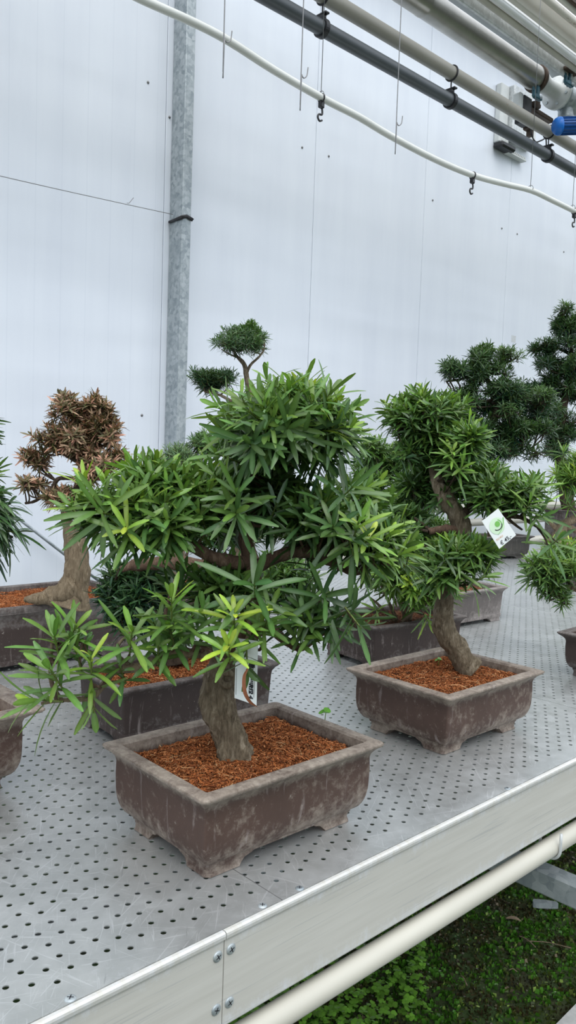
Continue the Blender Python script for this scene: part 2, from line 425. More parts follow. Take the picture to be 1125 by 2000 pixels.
    def zat(x, y):
        i = min(nx-1, max(0, int((x+iw/2)/iw*(nx-1)))); j = min(ny-1, max(0, int((y+idp/2)/idp*(ny-1)))); return V[j*nx+i][2]
    for _ in range(nfib):
        x = (rs.rand()-.5)*iw*.96; y = (rs.rand()-.5)*idp*.96; z = zat(x, y); a = rs.rand()*2*PI; ln = .0016+.0065*rs.rand()**2; w = .0003+.0009*rs.rand()**2
        dx, dy = math.cos(a), math.sin(a); ti = (rs.rand()-.3)*.8; bo = rs.randn()*.3
        b = len(V); c = pal[rs.randint(4)]; k = .7+.8*rs.rand()
        if rs.rand() < .02: c = (.5, .30, .15); ln *= 2.2; w *= .6
        for t in (-1, 0, 1):
            cx_, cy_ = x+dx*ln*t+(-dy)*bo*ln*(t*t), y+dy*ln*t+dx*bo*ln*(t*t)
            cx_ = max(-iw/2+.002, min(iw/2-.002, cx_)); cy_ = max(-idp/2+.002, min(idp/2-.002, cy_))
            zz = z+.0012+.0015*rs.rand()+ti*ln*t*.6+(.0015 if t == 0 else 0)
            V.append((cx_-dy*w, cy_+dx*w, zz)); V.append((cx_+dy*w, cy_-dx*w, zz+.0004))
            C += [(c[0]*k, c[1]*k, c[2]*k, 1)]*2
        Fc += [(b, b+1, b+3, b+2), (b+2, b+3, b+5, b+4)]
    mesh_obj('soil', V, Fc, MAT['soil'], root, True, col=C)
    return sh

# ---------------------------------------------------------------- foliage
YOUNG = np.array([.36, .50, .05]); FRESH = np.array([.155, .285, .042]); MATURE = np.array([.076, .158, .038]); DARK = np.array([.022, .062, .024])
DEAD = [np.array([.40, .20, .13]), np.array([.24, .15, .08]), np.array([.15, .12, .05]), np.array([.46, .30, .19]), np.array([.11, .10, .04])]
class Leaves:
    def __init__(s): s.P=[]; s.D=[]; s.N=[]; s.L=[]; s.W=[]; s.C=[]; s.G=[]; s.K=[]; s.stems=[]
    def rosette(s, p, a, n, ln, wd, young=0.0, dark=0.0, stem=.03, grav=.10, rs=RS, dead=False, spread=1.0, tint=None):
        a = np.array(a, float); a /= np.linalg.norm(a); p = np.array(p, float)
        e1 = np.cross(a, (0, 0, 1.0)); 
        if np.linalg.norm(e1) < .1: e1 = np.cross(a, (1.0, 0, 0))
        e1 /= np.linalg.norm(e1); e2 = np.cross(a, e1); ph = rs.rand()*2*PI
        if not dead: ln *= .76; wd *= .63; stem *= 1.3; n += 2
        base = p-a*stem
        for k in range(n):
            t = (k+.5)/n; az = ph+k*2.39996+rs.randn()*.15
            rad = e1*math.cos(az)+e2*math.sin(az)
            phi = math.radians((86-58*t**1.2)*spread+rs.randn()*9)
            d = a*math.cos(phi)+rad*math.sin(phi); d /= np.linalg.norm(d)
            nn = a*math.sin(phi)-rad*math.cos(phi)
            l_ = ln*(.78+.34*math.sin(PI*min(1, .25+t*.7)))*(1+rs.randn()*.12)*(1 if t < .8 else .8)
            if t > .9: l_ *= .75
            y = min(1, max(0, young*(.25+.95*t)+rs.randn()*.06))
            if dead: c = DEAD[rs.randint(len(DEAD))]*(.6+.7*rs.rand())
            else:
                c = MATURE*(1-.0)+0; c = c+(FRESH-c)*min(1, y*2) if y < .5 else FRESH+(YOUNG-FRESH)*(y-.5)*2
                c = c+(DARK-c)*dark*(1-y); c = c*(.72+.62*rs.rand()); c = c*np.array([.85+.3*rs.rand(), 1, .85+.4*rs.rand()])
            if tint is not None: c = c*np.array(tint)
            s.P.append(base+a*stem*t*1.0); s.D.append(d); s.N.append(nn); s.L.append(l_); s.W.append(wd*(.85+.3*rs.rand()))
            s.C.append(c); s.G.append(grav*(.4+.9*(1-t)+rs.rand()*.35)); s.K.append(rs.randn()*.10-.08)
        s.stems.append((base, p))
    def mesh(s, name, parent, m, origin, seg=5):
        n = len(s.P)
        if not n: return None
        P=np.array(s.P)-origin; D=np.array(s.D); N=np.array(s.N); Ln=np.array(s.L); W=np.array(s.W); C=np.array(s.C); G=np.array(s.G); K=np.array(s.K)
        S = np.cross(D, N); S /= np.linalg.norm(S, axis=1)[:, None]
        T = np.linspace(0, 1, seg+1)
        prof = np.interp(T, [0, .1, .3, .55, .8, .93, 1], [.3, .55, .88, 1.0, .97, .78, .3])
        allV = np.zeros((n, seg+1, 3, 3)); col = np.ones((n, seg+1, 3, 4))
        g = np.array([0, 0, -1.0])
        for i, t in enumerate(T):
            c = P+D*(Ln*t)[:, None]+N*(K*Ln*t*t)[:, None]+g*(G*Ln*t*t)[:, None]
            w = (W*prof[i]/2)[:, None]; f = (W*prof[i]*.14)[:, None]
            allV[:, i, 0] = c-S*w+N*f; allV[:, i, 1] = c; allV[:, i, 2] = c+S*w+N*f
            sh = .9+.2*t
            col[:, i, 0, :3] = C*sh; col[:, i, 2, :3] = C*sh; col[:, i, 1, :3] = np.minimum(1, C*1.28*sh+.012)
        idx = np.arange(n*(seg+1)*3).reshape(n, seg+1, 3)
        q1 = np.stack([idx[:, :-1, 0], idx[:, :-1, 1], idx[:, 1:, 1], idx[:, 1:, 0]], -1).reshape(-1, 4)
        q2 = np.stack([idx[:, :-1, 1], idx[:, :-1, 2], idx[:, 1:, 2], idx[:, 1:, 1]], -1).reshape(-1, 4)
        Q = np.concatenate([q1, q2]); V = allV.reshape(-1, 3); col = col.reshape(-1, 4)
        # green shoot stems
        SV = []; SF = []; SCc = []; nb = len(V)
        for (a, b) in s.stems:
            vv, ff = tube([a-origin, (a+b)/2-origin, b-origin], [.0013, .0012, .0008], 4, False)
            o = nb+len(SV); SV += vv; SF += [tuple(o+i for i in f) for f in ff]; SCc += [(.17, .22, .05, 1)]*len(vv)
        if SV:
            V = np.concatenate([V, np.array(SV)]); col = np.concatenate([col, np.array(SCc)])
        me = bpy.data.meshes.new(name)
        Qa = np.concatenate([Q, np.array(SF, dtype=int).reshape(-1, 4)]) if SF else Q
        me.vertices.add(len(V)); me.vertices.foreach_set('co', V.astype(np.float32).ravel())
        nq = len(Qa); me.loops.add(nq*4); me.loops.foreach_set('vertex_index', Qa.astype(np.int32).ravel())
        me.polygons.add(nq); me.polygons.foreach_set('loop_start', np.arange(0, nq*4, 4, dtype=np.int32))
        me.update(calc_edges=True); me.polygons.foreach_set('use_smooth', [True]*nq)
        me.materials.append(m)
        a = me.color_attributes.new('Col', 'FLOAT_COLOR', 'POINT'); a.data.foreach_set('color', col.astype(np.float32).ravel())
        o = bpy.data.objects.new(name, me); COL.objects.link(o); o.parent = parent
        return o

def img_dir(dx, dy, dz): return RH*dx+ZU*dy-FH*dz          # right, up, towards the viewer
class Tree:
    """a bonsai: root empty, trunk, boughs and twigs, foliage pads"""
    def __init__(s, root, seed): s.root = root; s.o = np.array(root.location); s.rs = np.random.RandomState(seed); s.nodes = []; s.tw = MB(); s.seed = seed; s.rz = root.rotation_euler[2]
    def loc(s, P):
        c, q = math.cos(-s.rz), math.sin(-s.rz)
        r = [np.array(p)-s.o for p in P]; return [np.array((c*p[0]-q*p[1], q*p[0]+c*p[1], p[2])) for p in r]
    def limb(s, name, pts, rad, m, n=12, nz=.18, per=7, own=True, nf=60):
        P = crom(pts, per); R = np.interp(np.linspace(0, 1, len(P)), np.linspace(0, 1, len(rad)), rad)
        s.nodes += [(p, r) for p, r in zip(P, R)]
        V, Fc = tube(P, list(R), n, True, nz, nf, s.seed)
        V = s.loc(V)
        if own: return mesh_obj(name, V, Fc, m, s.root)
        s.tw.add(V, Fc)
    def twig(s, a, b, r0=.0022, r1=.0011):
        a = np.array(a); b = np.array(b); d = b-a; ln = np.linalg.norm(d)
        mid = a+d*.5+s.rs.randn(3)*ln*.10-ZU*ln*.06
        V, Fc = tube(crom([a, mid, b], 3), list(np.linspace(r0, r1, 7)), 5, False); s.tw.add(s.loc(V), Fc)
    def nearest(s, p, k=1.0):
        best = min(s.nodes, key=lambda q: np.linalg.norm(q[0]-p)+max(0, q[0][2]-p[2])*k); return best[0]
    def pad(s, u, v, D, ru, rv, rd, n, ln, wd, nl=13, young=.3, dark=.3, hubs=None, explicit=(), dead=False, grav=.10, up=.7, seg=5, spread=1.0, tint=None, shell=.5, name='foliage_pad', stem=.03, tw=(.0022, .0011), dens=2.3):
        sc = D/F_PX; c = at(u, v, D); Lv = Leaves(); rs = s.rs
        n = int(n*dens); nl += 1; hubs = hubs if hubs is not None else max(2, n//6)
        H = []
        for _ in range(hubs):
            x = rs.randn(3); x /= np.linalg.norm(x); r = .25+.62*rs.rand()**.7
            if x[2] < -.2 and rs.rand() < .6: x[2] = -x[2]
            H.append(c+RH*x[0]*ru*sc*r+FH*x[1]*rd*r+ZU*(x[2]*rv*sc*r-.12*rv*sc))
        if n:
            for h in H: s.twig(s.nearest(h), h, tw[0]*1.7, tw[0])
        for k in range(n):
            x = rs.randn(3); x /= np.linalg.norm(x)
            if x[2] < -.3 and rs.rand() < .6: x[2] = -x[2]
            h = H[rs.randint(len(H))]; r = .18+.38*rs.rand()
            p = h+RH*x[0]*ru*sc*r+FH*x[1]*rd*r+ZU*x[2]*rv*sc*r*1.1
            o_ = p-c; o_ = o_/(np.linalg.norm(o_)+1e-6)
            x = x*.55+np.array([o_@RH, o_@FH, o_[2]])*.55
            d = RH*x[0]*.8+FH*x[1]*.8+ZU*(x[2]*.6+up)+rs.randn(3)*.34
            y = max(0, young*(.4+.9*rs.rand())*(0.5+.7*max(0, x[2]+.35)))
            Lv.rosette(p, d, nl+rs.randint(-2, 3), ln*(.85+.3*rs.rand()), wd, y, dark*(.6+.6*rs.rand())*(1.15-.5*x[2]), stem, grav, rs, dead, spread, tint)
            s.twig(h, Lv.stems[-1][0], *tw)
        for e in explicit:
            (eu, ev, eD, dx, dy, dz, en, el, ew, ey, ed) = e
            p = at(eu, ev, eD)
            Lv.rosette(p, img_dir(dx, dy, dz), en, el, ew, ey, ed, .03, grav, rs)
            b = Lv.stems[-1][0]; s.twig(s.nearest(b), b, .003, .0015)
        # into the root's frame
        if s.rz:
            cc, q = math.cos(-s.rz), math.sin(-s.rz); Rm = np.array([[cc, -q, 0], [q, cc, 0], [0, 0, 1]])
            Lv.P = [Rm@(p-s.o)+s.o for p in Lv.P]; Lv.D = [Rm@p for p in Lv.D]; Lv.N = [Rm@p for p in Lv.N]
            Lv.stems = [(Rm@(a-s.o)+s.o, Rm@(b-s.o)+s.o) for a, b in Lv.stems]
        return Lv.mesh(name, s.root, MAT['deadleaf'] if dead else MAT['leaf'], s.o, seg)
    def done(s, m):
        if s.tw.V: mesh_obj('branches', s.tw.V, s.tw.F, m, s.root)

# ================================================================ SETTING
def wall_panels():
    mb = MB(); yw = 2.61; x0 = 2.205-4*1.0
    for k in range(-1, 12):
        a = x0+k*1.0; mb.bbox((a+.0015, yw, 0), (a+.9985, yw+.08, 4.3), .002)
    struct(mb.build('wall_back', MAT['wall'], smooth=False))
    g = MB(); g.box((x0-1, yw+.01, 0), (x0+12, yw+.075, 4.3))
    struct(g.build('trim_1', MAT['tape']))
wall_panels()
m = MB(); m.box((-2.8, 2.40, 4.30), (10.2, 2.69, 4.36)); struct(m.build('ceiling', MAT['ceil']))
def ground():
    nx, ny = 180, 60; V = []; 
    for j in range(ny):
        for i in range(nx):
            x = -.8+4.4*i/(nx-1); y = -.4+1.5*j/(ny-1)
            V.append((x, y, -.012+.016*noise.fractal(Vector((x*7, y*7, 2)), .6, 2, 5)))
    Fc = [(j*nx+i, j*nx+i+1, (j+1)*nx+i+1, (j+1)*nx+i) for j in range(ny-1) for i in range(nx-1)]
    g = mesh_obj('moss_bed', V, Fc, MAT['ground']); struct(g)
    m = MB(); m.box((-6, -5, -.12), (14, 2.7, -.035)); f = m.build('floor', MAT['ground']); struct(f)
ground()

def solid(mb, name, m, label=None, cat=None, group=None, parent=None, smooth=False):
    o = mb.build(name, m, parent, smooth)
    if label: tag(o, label, cat, group)
    return o
# ================================================================ BENCH
bench = thing('plant_bench', 'long aluminium plant bench with perforated top and pale apron edge', 'bench', (0, 0, 0))
def perforated(xa, xb, ya, yb):
    a = .0244; s3 = math.sqrt(3); zt = ZB; zt2 = ZB-.0013; rr = .0035
    V = []; Fc = []; key = {}
    def hv(x, y):
        x = min(max(x, xa), xb); y = min(max(y, ya), yb); k = (round(x*1e5), round(y*1e5))
        if k not in key: key[k] = len(V); V.append((x, y, zt))
        return key[k]
    R = a/s3; dx = a*s3/2
    i0, i1 = int((xa)/dx)-1, int((xb)/dx)+2
    for i in range(i0, i1):
        cx = .3440+ (i-16)*dx
        for j in range(-2, int(yb/a)+3):
            cy = .0530+j*a+(a/2 if (i % 2) else 0)
            if cx < xa-R or cx > xb+R or cy < ya-R or cy > yb+R: continue
            hx = [hv(cx+R*math.cos(PI/3*k), cy+R*math.sin(PI/3*k)) for k in range(6)]
            holes = (cx > xa+.012 and cx < xb-.012 and cy > .040 and cy < yb-.04)
            if not holes:
                u = []
                for q in hx:
                    if q not in u: u.append(q)
                if len(u) >= 3:
                    P = [V[q] for q in u]; ar = abs(sum(P[n][0]*P[(n+1) % len(P)][1]-P[(n+1) % len(P)][0]*P[n][1] for n in range(len(P))))
                    if ar > 1e-9: Fc.append(tuple(u))
                continue
            nh = 12 if cx < 2.4 else 6
            b = len(V); st = 12//nh
            for zz in (zt, zt2):
                for k in range(nh):
                    an = 2*PI*k/nh; V.append((cx+rr*math.cos(an), cy+rr*math.sin(an), zz))
            for k in range(6):
                if nh == 12: Fc.append((hx[k], hx[(k+1) % 6], b+(2*k+2) % 12, b+2*k+1, b+2*k))
                else: Fc.append((hx[k], hx[(k+1) % 6], b+(k+1) % 6, b+k))
            for k in range(nh): Fc.append((b+k, b+(k+1) % nh, b+nh+(k+1) % nh, b+nh+k))
    # thin folded edges of the sheet
    b = len(V); V += [(xa, ya, zt), (xb, ya, zt), (xb, yb, zt), (xa, yb, zt), (xa, ya, zt-.004), (xb, ya, zt-.004), (xb, yb, zt-.004), (xa, yb, zt-.004)]
    Fc += [(b, b+1, b+5, b+4), (b+1, b+2, b+6, b+5), (b+2, b+3, b+7, b+6), (b+3, b, b+4, b+7)]
    o = mesh_obj('perforated_sheet', V, Fc, MAT['bench'], bench, False)
xs = [-.371, .637, 1.645, 2.653, 3.661, 4.669, 5.677]
for (a_, b_) in ((xs[0], xs[2]), (xs[2], xs[3]), (xs[3], xs[4]), (xs[4], xs[5]), (xs[5], xs[6])): perforated(a_+.0008, b_-.0008, .004, 1.9)
m = MB(); m.box((.6364, .004, ZB-.0004), (.6376, .24, ZB+.00015)); m.build('sheet_seam', MAT['wire'], bench)
for y in (.14, .305, .62, .95, 1.28, 1.6):
    m = MB(); m.box((-.37, y-.013, ZB-.034), (5.67, y+.013, ZB-.0042)); m.build('support_rail', MAT['galv'], bench)
for x in xs[1:-1]:
    m = MB(); m.box((x-.012, .02, ZB-.033), (x+.012, 1.88, ZB-.0044)); m.build('cross_rail', MAT['galv'], bench)
ajoint = .5455
for (a, b) in ((-.37, ajoint-.0006), (ajoint+.0006, 3.2), (3.2012, 5.67)):
    m = MB()
    # rolled top edge + flat face + returned bottom flange
    prof = [(.0035, ZB-.004), (.0035, ZB-.0012), (.0030, ZB-.0002), (-.001, ZB-.0001), (-.0035, ZB-.0016), (-.004, ZB-.004), (-.0035, ZB-.008),
            (-.0005, ZB-.0105), (0, ZB-.013), (0, ZB-.112), (.0012, ZB-.1145), (.004, ZB-.1160), (.03, ZB-.1160), (.03, ZB-.1135), (.0055, ZB-.1135), (.0035, ZB-.112), (.0035, ZB-.012)]
    n = len(prof); V = []
    for x in (a, b): V += [(x, y, z) for y, z in prof]
    Fc = [(k, (k+1) % n, n+(k+1) % n, n+k) for k in range(n)]+[tuple(range(n))[::-1], tuple(n+k for k in range(n))]
    m.add(V, Fc); m.build('apron_panel', MAT['apron'], bench)
m = MB(); m.box((-.37, 1.9, ZB-.06), (5.67, 1.915, ZB-.0005)); m.build('back_edge', MAT['apron'], bench)
def screw(p, nrm, r, ang, nm='screw'):
    p = np.array(p, float); mb = MB()
    mb.lathe([(-.001, r), (.0008, r), (.0018, r*.82), (.0022, r*.4), (.0022, .0001)], p, nrm, 16)
    o = mb.build(nm, MAT['galv'], bench, True)
    s = MB(); nrm = np.array(nrm, float); e = np.cross(nrm, (1.0, 0, 0)) if abs(nrm[0]) < .9 else np.cross(nrm, (0, 1.0, 0)); e /= np.linalg.norm(e); f = np.cross(nrm, e)
    d = e*math.cos(ang)+f*math.sin(ang); q = np.cross(nrm, d); c = p+nrm*.0021
    for dd, qq in ((d, q), (q, d)):
        s.add([c+dd*r*.55+qq*r*.09+nrm*.0003, c-dd*r*.55+qq*r*.09+nrm*.0003, c-dd*r*.55-qq*r*.09+nrm*.0003, c+dd*r*.55-qq*r*.09+nrm*.0003], [(0, 1, 2, 3)])
    s.build('slot', MAT['ink'], o)
for (x, z, a) in ((.5365, -.026, .5), (.5555, -.025, .4), (.5365, -.088, 1.2), (.5555, -.088, .5)): screw((x, 0, ZB+z), (0, -1, 0), .0064, a)
for (x, y, r) in ((.363, .010, .006), (.611, .010, .0055), (.671, .009, .0055), (1.143, .0075, .005), (1.6, .009, .005), (1.69, .009, .005)): screw((x, y, ZB-.0006), (0, 0, 1), r, .8)
m = MB(); m.bbox((1.39, -.6, ZB-.297), (1.432, 1.3, ZB-.25), .004); m.build('cross_beam', MAT['galv'], bench)
for x in (.4, 1.411, 2.9, 4.4):
    for y in (.85, 1.75):
        m = MB(); m.box((x-.02, y-.02, -.02), (x+.02, y+.02, ZB-.0345)); m.build('leg', MAT['galv'], bench)
# heating pipe slung below the apron
hp = thing('heating_pipe', 'cream heating pipe slung on a wire loop under the bench apron', 'pipe')
m = MB(); m.tube([(x, .006, ZB-.147+.0006*math.sin(x*3)) for x in np.linspace(-.4, 5.6, 40)], .0165, 24); m.build('pipe', MAT['pipe_cream'], hp, True)
for xo in (1.296, 2.6, 3.9):
    lp = [(xo, -.012, ZB-.10)]+[(xo, .006-.0195*math.cos(t), ZB-.147-.0195*math.sin(t)) for t in np.linspace(0, PI*1.02, 12)]+[(xo, .0255, ZB-.115)]
    lp[0] = (xo, -.0135, ZB-.1162); m = MB(); m.tube(crom(lp, 2), .0028, 8); m.build('wire_loop', MAT['galv_light'], hp, True)
#PART2
# ================================================================ BONSAI
def off(tr, pts): return [at(*p) for p in pts]
# ---- A: the big bonsai in the foreground
rA = thing('bonsai_tree', 'large leafy bonsai with gnarled leaning trunk in the nearest brown planter', 'bonsai', (.727, .183, ZB), math.radians(-1))
make_pot(rA, .328, .243, .121, MAT['pot_brown'], lip=.0155, inset=.02, soil_h=.106, seed=1, base_in=.018, nfib=12480)
T = Tree(rA, 1)
T.limb('trunk', off(T, [(464, 1492, 1.118), (461, 1474, 1.118), (449, 1438, 1.118), (432, 1402, 1.118), (423, 1368, 1.118), (424, 1338, 1.118), (432, 1305, 1.118), (440, 1282, 1.12), (452, 1262, 1.125)]),
       [.029, .024, .0215, .0225, .0245, .0240, .022, .0175, .012], MAT['bark'], 40, .30, 10, nf=38)
m = MB(); c = at(444, 1326, 1.096)                       # healed branch scar
ring = [c+RT*.0088*math.cos(t)+UP*.0088*math.sin(t)+FW*(.0045*abs(math.cos(t))) for t in np.linspace(0, 2*PI, 25)]
V, Fc = tube(ring, .0052, 10, False, .25, 90, 3); m.add(T.loc(V), Fc)
V, Fc = tube([c+FW*.012, c+FW*.0035, c+FW*.002], [.0078, .0078, .004], 14, True, .3, 90); m.add(T.loc(V), Fc); m.build('branch_scar', MAT['bark'], rA, True)
T.limb('bough', off(T, [(450, 1270, 1.12), (470, 1238, 1.12), (492, 1190, 1.125), (498, 1140, 1.13), (487, 1095, 1.13), (479, 1050, 1.13), (484, 1005, 1.13), (520, 960, 1.13), (556, 915, 1.14), (580, 860, 1.14), (590, 800, 1.14)]),
       [.015, .0125, .011, .0105, .0095, .0095, .009, .008, .007, .005, .003], MAT['twig_brown'], 14, .3)
T.limb('bough', off(T, [(487, 1100, 1.13), (450, 1098, 1.11), (410, 1085, 1.10), (370, 1066, 1.09), (320, 1052, 1.08), (270, 1020, 1.08), (215, 990, 1.08)]), [.0095, .0095, .009, .008, .007, .004, .0025], MAT['twig_brown'], 12, .3)
T.limb('bough', off(T, [(490, 1112, 1.13), (545, 1085, 1.13), (600, 1078, 1.12), (650, 1096, 1.12), (690, 1115, 1.12), (730, 1100, 1.12), (775, 1060, 1.12)]), [.0095, .010, .0085, .0085, .007, .005, .0025], MAT['twig_brown'], 12, .3)
T.limb('bough', off(T, [(452, 1285, 1.125), (480, 1262, 1.13), (510, 1225, 1.13), (535, 1230, 1.12), (560, 1252, 1.11), (590, 1264, 1.11), (625, 1240, 1.11), (665, 1222, 1.10), (712, 1226, 1.09)]), [.012, .0095, .0085, .008, .0065, .0055, .004, .003, .002], MAT['twig_brown'], 12, .3)
T.limb('bough', off(T, [(432, 1288, 1.11), (412, 1272, 1.09), (380, 1278, 1.07), (345, 1270, 1.06), (310, 1288, 1.05), (270, 1303, 1.04), (225, 1312, 1.03), (200, 1340, 1.03), (180, 1362, 1.03), (150, 1366, 1.02), (120, 1368, 1.01), (80, 1374, 1.0)]),
       [.0085, .007, .0065, .006, .0065, .006, .0045, .004, .004, .0032, .0028, .002], MAT['bark_tan'], 12, .3)
T.limb('bough', off(T, [(120, 1368, 1.01), (100, 1330, 1.0), (100, 1270, 1.0), (108, 1235, 1.0)]), [.003, .003, .0025, .0018], MAT['bark_tan'], 8, .2)
T.limb('bough', off(T, [(258, 1304, 1.04), (228, 1278, 1.04), (232, 1258, 1.04), (258, 1232, 1.04)]), [.003, .003, .0025, .0015], MAT['bark_tan'], 8, .2)
T.limb('bough', off(T, [(182, 1362, 1.03), (182, 1378, 1.02), (183, 1392, 1.02)]), [.0025, .0022, .0018], MAT['bark_tan'], 8, .2)
T.limb('bough', off(T, [(446, 1278, 1.118), (436, 1262, 1.10), (444, 1250, 1.09), (470, 1262, 1.09), (485, 1245, 1.10), (486, 1205, 1.11)]), [.006, .006, .005, .005, .004, .0025], MAT['bark_tan'], 10, .2)
LL, LW = .060, .0105
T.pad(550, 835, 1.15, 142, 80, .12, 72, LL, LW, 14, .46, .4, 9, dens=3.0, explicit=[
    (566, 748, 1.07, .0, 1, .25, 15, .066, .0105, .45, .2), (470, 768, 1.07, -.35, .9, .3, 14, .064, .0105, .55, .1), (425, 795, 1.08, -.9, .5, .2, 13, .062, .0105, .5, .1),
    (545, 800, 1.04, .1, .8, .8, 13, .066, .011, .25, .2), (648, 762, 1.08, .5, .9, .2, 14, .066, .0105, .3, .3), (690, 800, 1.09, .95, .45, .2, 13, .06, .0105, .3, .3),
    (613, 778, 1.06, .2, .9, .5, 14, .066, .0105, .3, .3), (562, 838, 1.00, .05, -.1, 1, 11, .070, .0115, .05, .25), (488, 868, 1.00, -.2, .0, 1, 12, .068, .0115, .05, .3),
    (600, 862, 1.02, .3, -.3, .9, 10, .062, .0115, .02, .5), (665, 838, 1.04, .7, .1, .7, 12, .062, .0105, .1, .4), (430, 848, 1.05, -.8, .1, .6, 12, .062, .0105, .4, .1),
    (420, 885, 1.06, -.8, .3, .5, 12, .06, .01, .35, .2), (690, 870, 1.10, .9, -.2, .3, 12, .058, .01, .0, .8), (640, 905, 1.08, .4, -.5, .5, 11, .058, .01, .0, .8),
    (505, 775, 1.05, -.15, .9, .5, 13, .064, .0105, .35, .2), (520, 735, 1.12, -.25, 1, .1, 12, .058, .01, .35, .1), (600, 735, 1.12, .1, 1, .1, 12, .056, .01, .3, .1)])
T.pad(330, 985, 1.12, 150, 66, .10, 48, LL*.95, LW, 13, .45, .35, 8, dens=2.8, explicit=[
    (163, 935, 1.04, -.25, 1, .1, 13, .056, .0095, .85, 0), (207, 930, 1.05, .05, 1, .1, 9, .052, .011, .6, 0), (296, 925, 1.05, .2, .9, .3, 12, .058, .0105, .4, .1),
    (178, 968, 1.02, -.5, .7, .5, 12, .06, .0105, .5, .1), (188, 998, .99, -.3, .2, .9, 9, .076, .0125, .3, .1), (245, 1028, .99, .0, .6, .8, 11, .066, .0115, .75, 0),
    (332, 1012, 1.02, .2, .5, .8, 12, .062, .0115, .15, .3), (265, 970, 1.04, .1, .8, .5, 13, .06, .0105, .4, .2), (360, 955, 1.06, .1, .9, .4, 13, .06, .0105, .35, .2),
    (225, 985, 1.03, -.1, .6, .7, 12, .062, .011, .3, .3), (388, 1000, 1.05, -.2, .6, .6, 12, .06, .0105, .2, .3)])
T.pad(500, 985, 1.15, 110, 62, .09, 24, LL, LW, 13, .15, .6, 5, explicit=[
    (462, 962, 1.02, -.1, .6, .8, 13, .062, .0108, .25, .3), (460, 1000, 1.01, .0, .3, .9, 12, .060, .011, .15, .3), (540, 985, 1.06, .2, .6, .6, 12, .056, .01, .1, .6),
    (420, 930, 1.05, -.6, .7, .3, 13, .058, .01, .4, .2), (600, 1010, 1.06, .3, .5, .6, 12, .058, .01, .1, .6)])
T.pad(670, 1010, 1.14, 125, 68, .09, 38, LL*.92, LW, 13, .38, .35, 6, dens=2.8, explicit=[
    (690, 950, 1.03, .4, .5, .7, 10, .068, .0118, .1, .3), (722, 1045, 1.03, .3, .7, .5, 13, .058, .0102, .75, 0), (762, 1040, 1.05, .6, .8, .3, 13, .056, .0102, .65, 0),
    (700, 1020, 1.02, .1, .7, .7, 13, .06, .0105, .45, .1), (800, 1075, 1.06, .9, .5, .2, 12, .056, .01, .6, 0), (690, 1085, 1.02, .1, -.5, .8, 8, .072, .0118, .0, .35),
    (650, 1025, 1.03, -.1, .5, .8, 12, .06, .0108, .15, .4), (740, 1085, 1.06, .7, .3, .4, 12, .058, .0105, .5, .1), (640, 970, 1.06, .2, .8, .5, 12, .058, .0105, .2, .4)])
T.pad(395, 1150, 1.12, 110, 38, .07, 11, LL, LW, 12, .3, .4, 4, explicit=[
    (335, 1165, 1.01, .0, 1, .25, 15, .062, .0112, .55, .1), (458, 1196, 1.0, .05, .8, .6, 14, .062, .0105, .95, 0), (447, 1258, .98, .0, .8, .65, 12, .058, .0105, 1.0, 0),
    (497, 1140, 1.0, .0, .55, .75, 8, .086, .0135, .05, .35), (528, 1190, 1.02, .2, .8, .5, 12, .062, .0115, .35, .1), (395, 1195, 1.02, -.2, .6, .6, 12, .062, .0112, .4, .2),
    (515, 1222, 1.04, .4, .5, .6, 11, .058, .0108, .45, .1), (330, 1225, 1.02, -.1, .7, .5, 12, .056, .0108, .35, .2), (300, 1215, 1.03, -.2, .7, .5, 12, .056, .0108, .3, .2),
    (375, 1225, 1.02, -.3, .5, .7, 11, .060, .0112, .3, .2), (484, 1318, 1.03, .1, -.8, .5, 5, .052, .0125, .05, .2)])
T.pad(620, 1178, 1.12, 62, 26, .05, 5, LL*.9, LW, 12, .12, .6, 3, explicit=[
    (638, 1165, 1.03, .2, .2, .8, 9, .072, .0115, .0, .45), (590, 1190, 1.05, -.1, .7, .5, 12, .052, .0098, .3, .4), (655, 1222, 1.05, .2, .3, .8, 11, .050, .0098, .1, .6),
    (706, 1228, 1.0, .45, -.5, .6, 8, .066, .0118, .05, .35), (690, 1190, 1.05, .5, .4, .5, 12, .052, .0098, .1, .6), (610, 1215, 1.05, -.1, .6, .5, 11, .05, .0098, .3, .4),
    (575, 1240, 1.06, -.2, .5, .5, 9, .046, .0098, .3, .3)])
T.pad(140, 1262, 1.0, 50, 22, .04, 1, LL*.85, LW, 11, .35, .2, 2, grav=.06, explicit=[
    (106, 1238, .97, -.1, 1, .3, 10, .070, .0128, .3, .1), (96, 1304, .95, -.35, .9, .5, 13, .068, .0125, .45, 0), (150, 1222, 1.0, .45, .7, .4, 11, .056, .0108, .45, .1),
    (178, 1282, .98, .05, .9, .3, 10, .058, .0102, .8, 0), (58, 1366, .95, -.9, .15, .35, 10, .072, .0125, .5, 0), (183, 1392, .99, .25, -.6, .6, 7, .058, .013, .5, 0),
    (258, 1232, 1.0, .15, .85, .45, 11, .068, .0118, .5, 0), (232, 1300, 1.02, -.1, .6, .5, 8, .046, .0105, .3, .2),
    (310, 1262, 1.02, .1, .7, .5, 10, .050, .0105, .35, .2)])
T.done(MAT['twig_brown'])
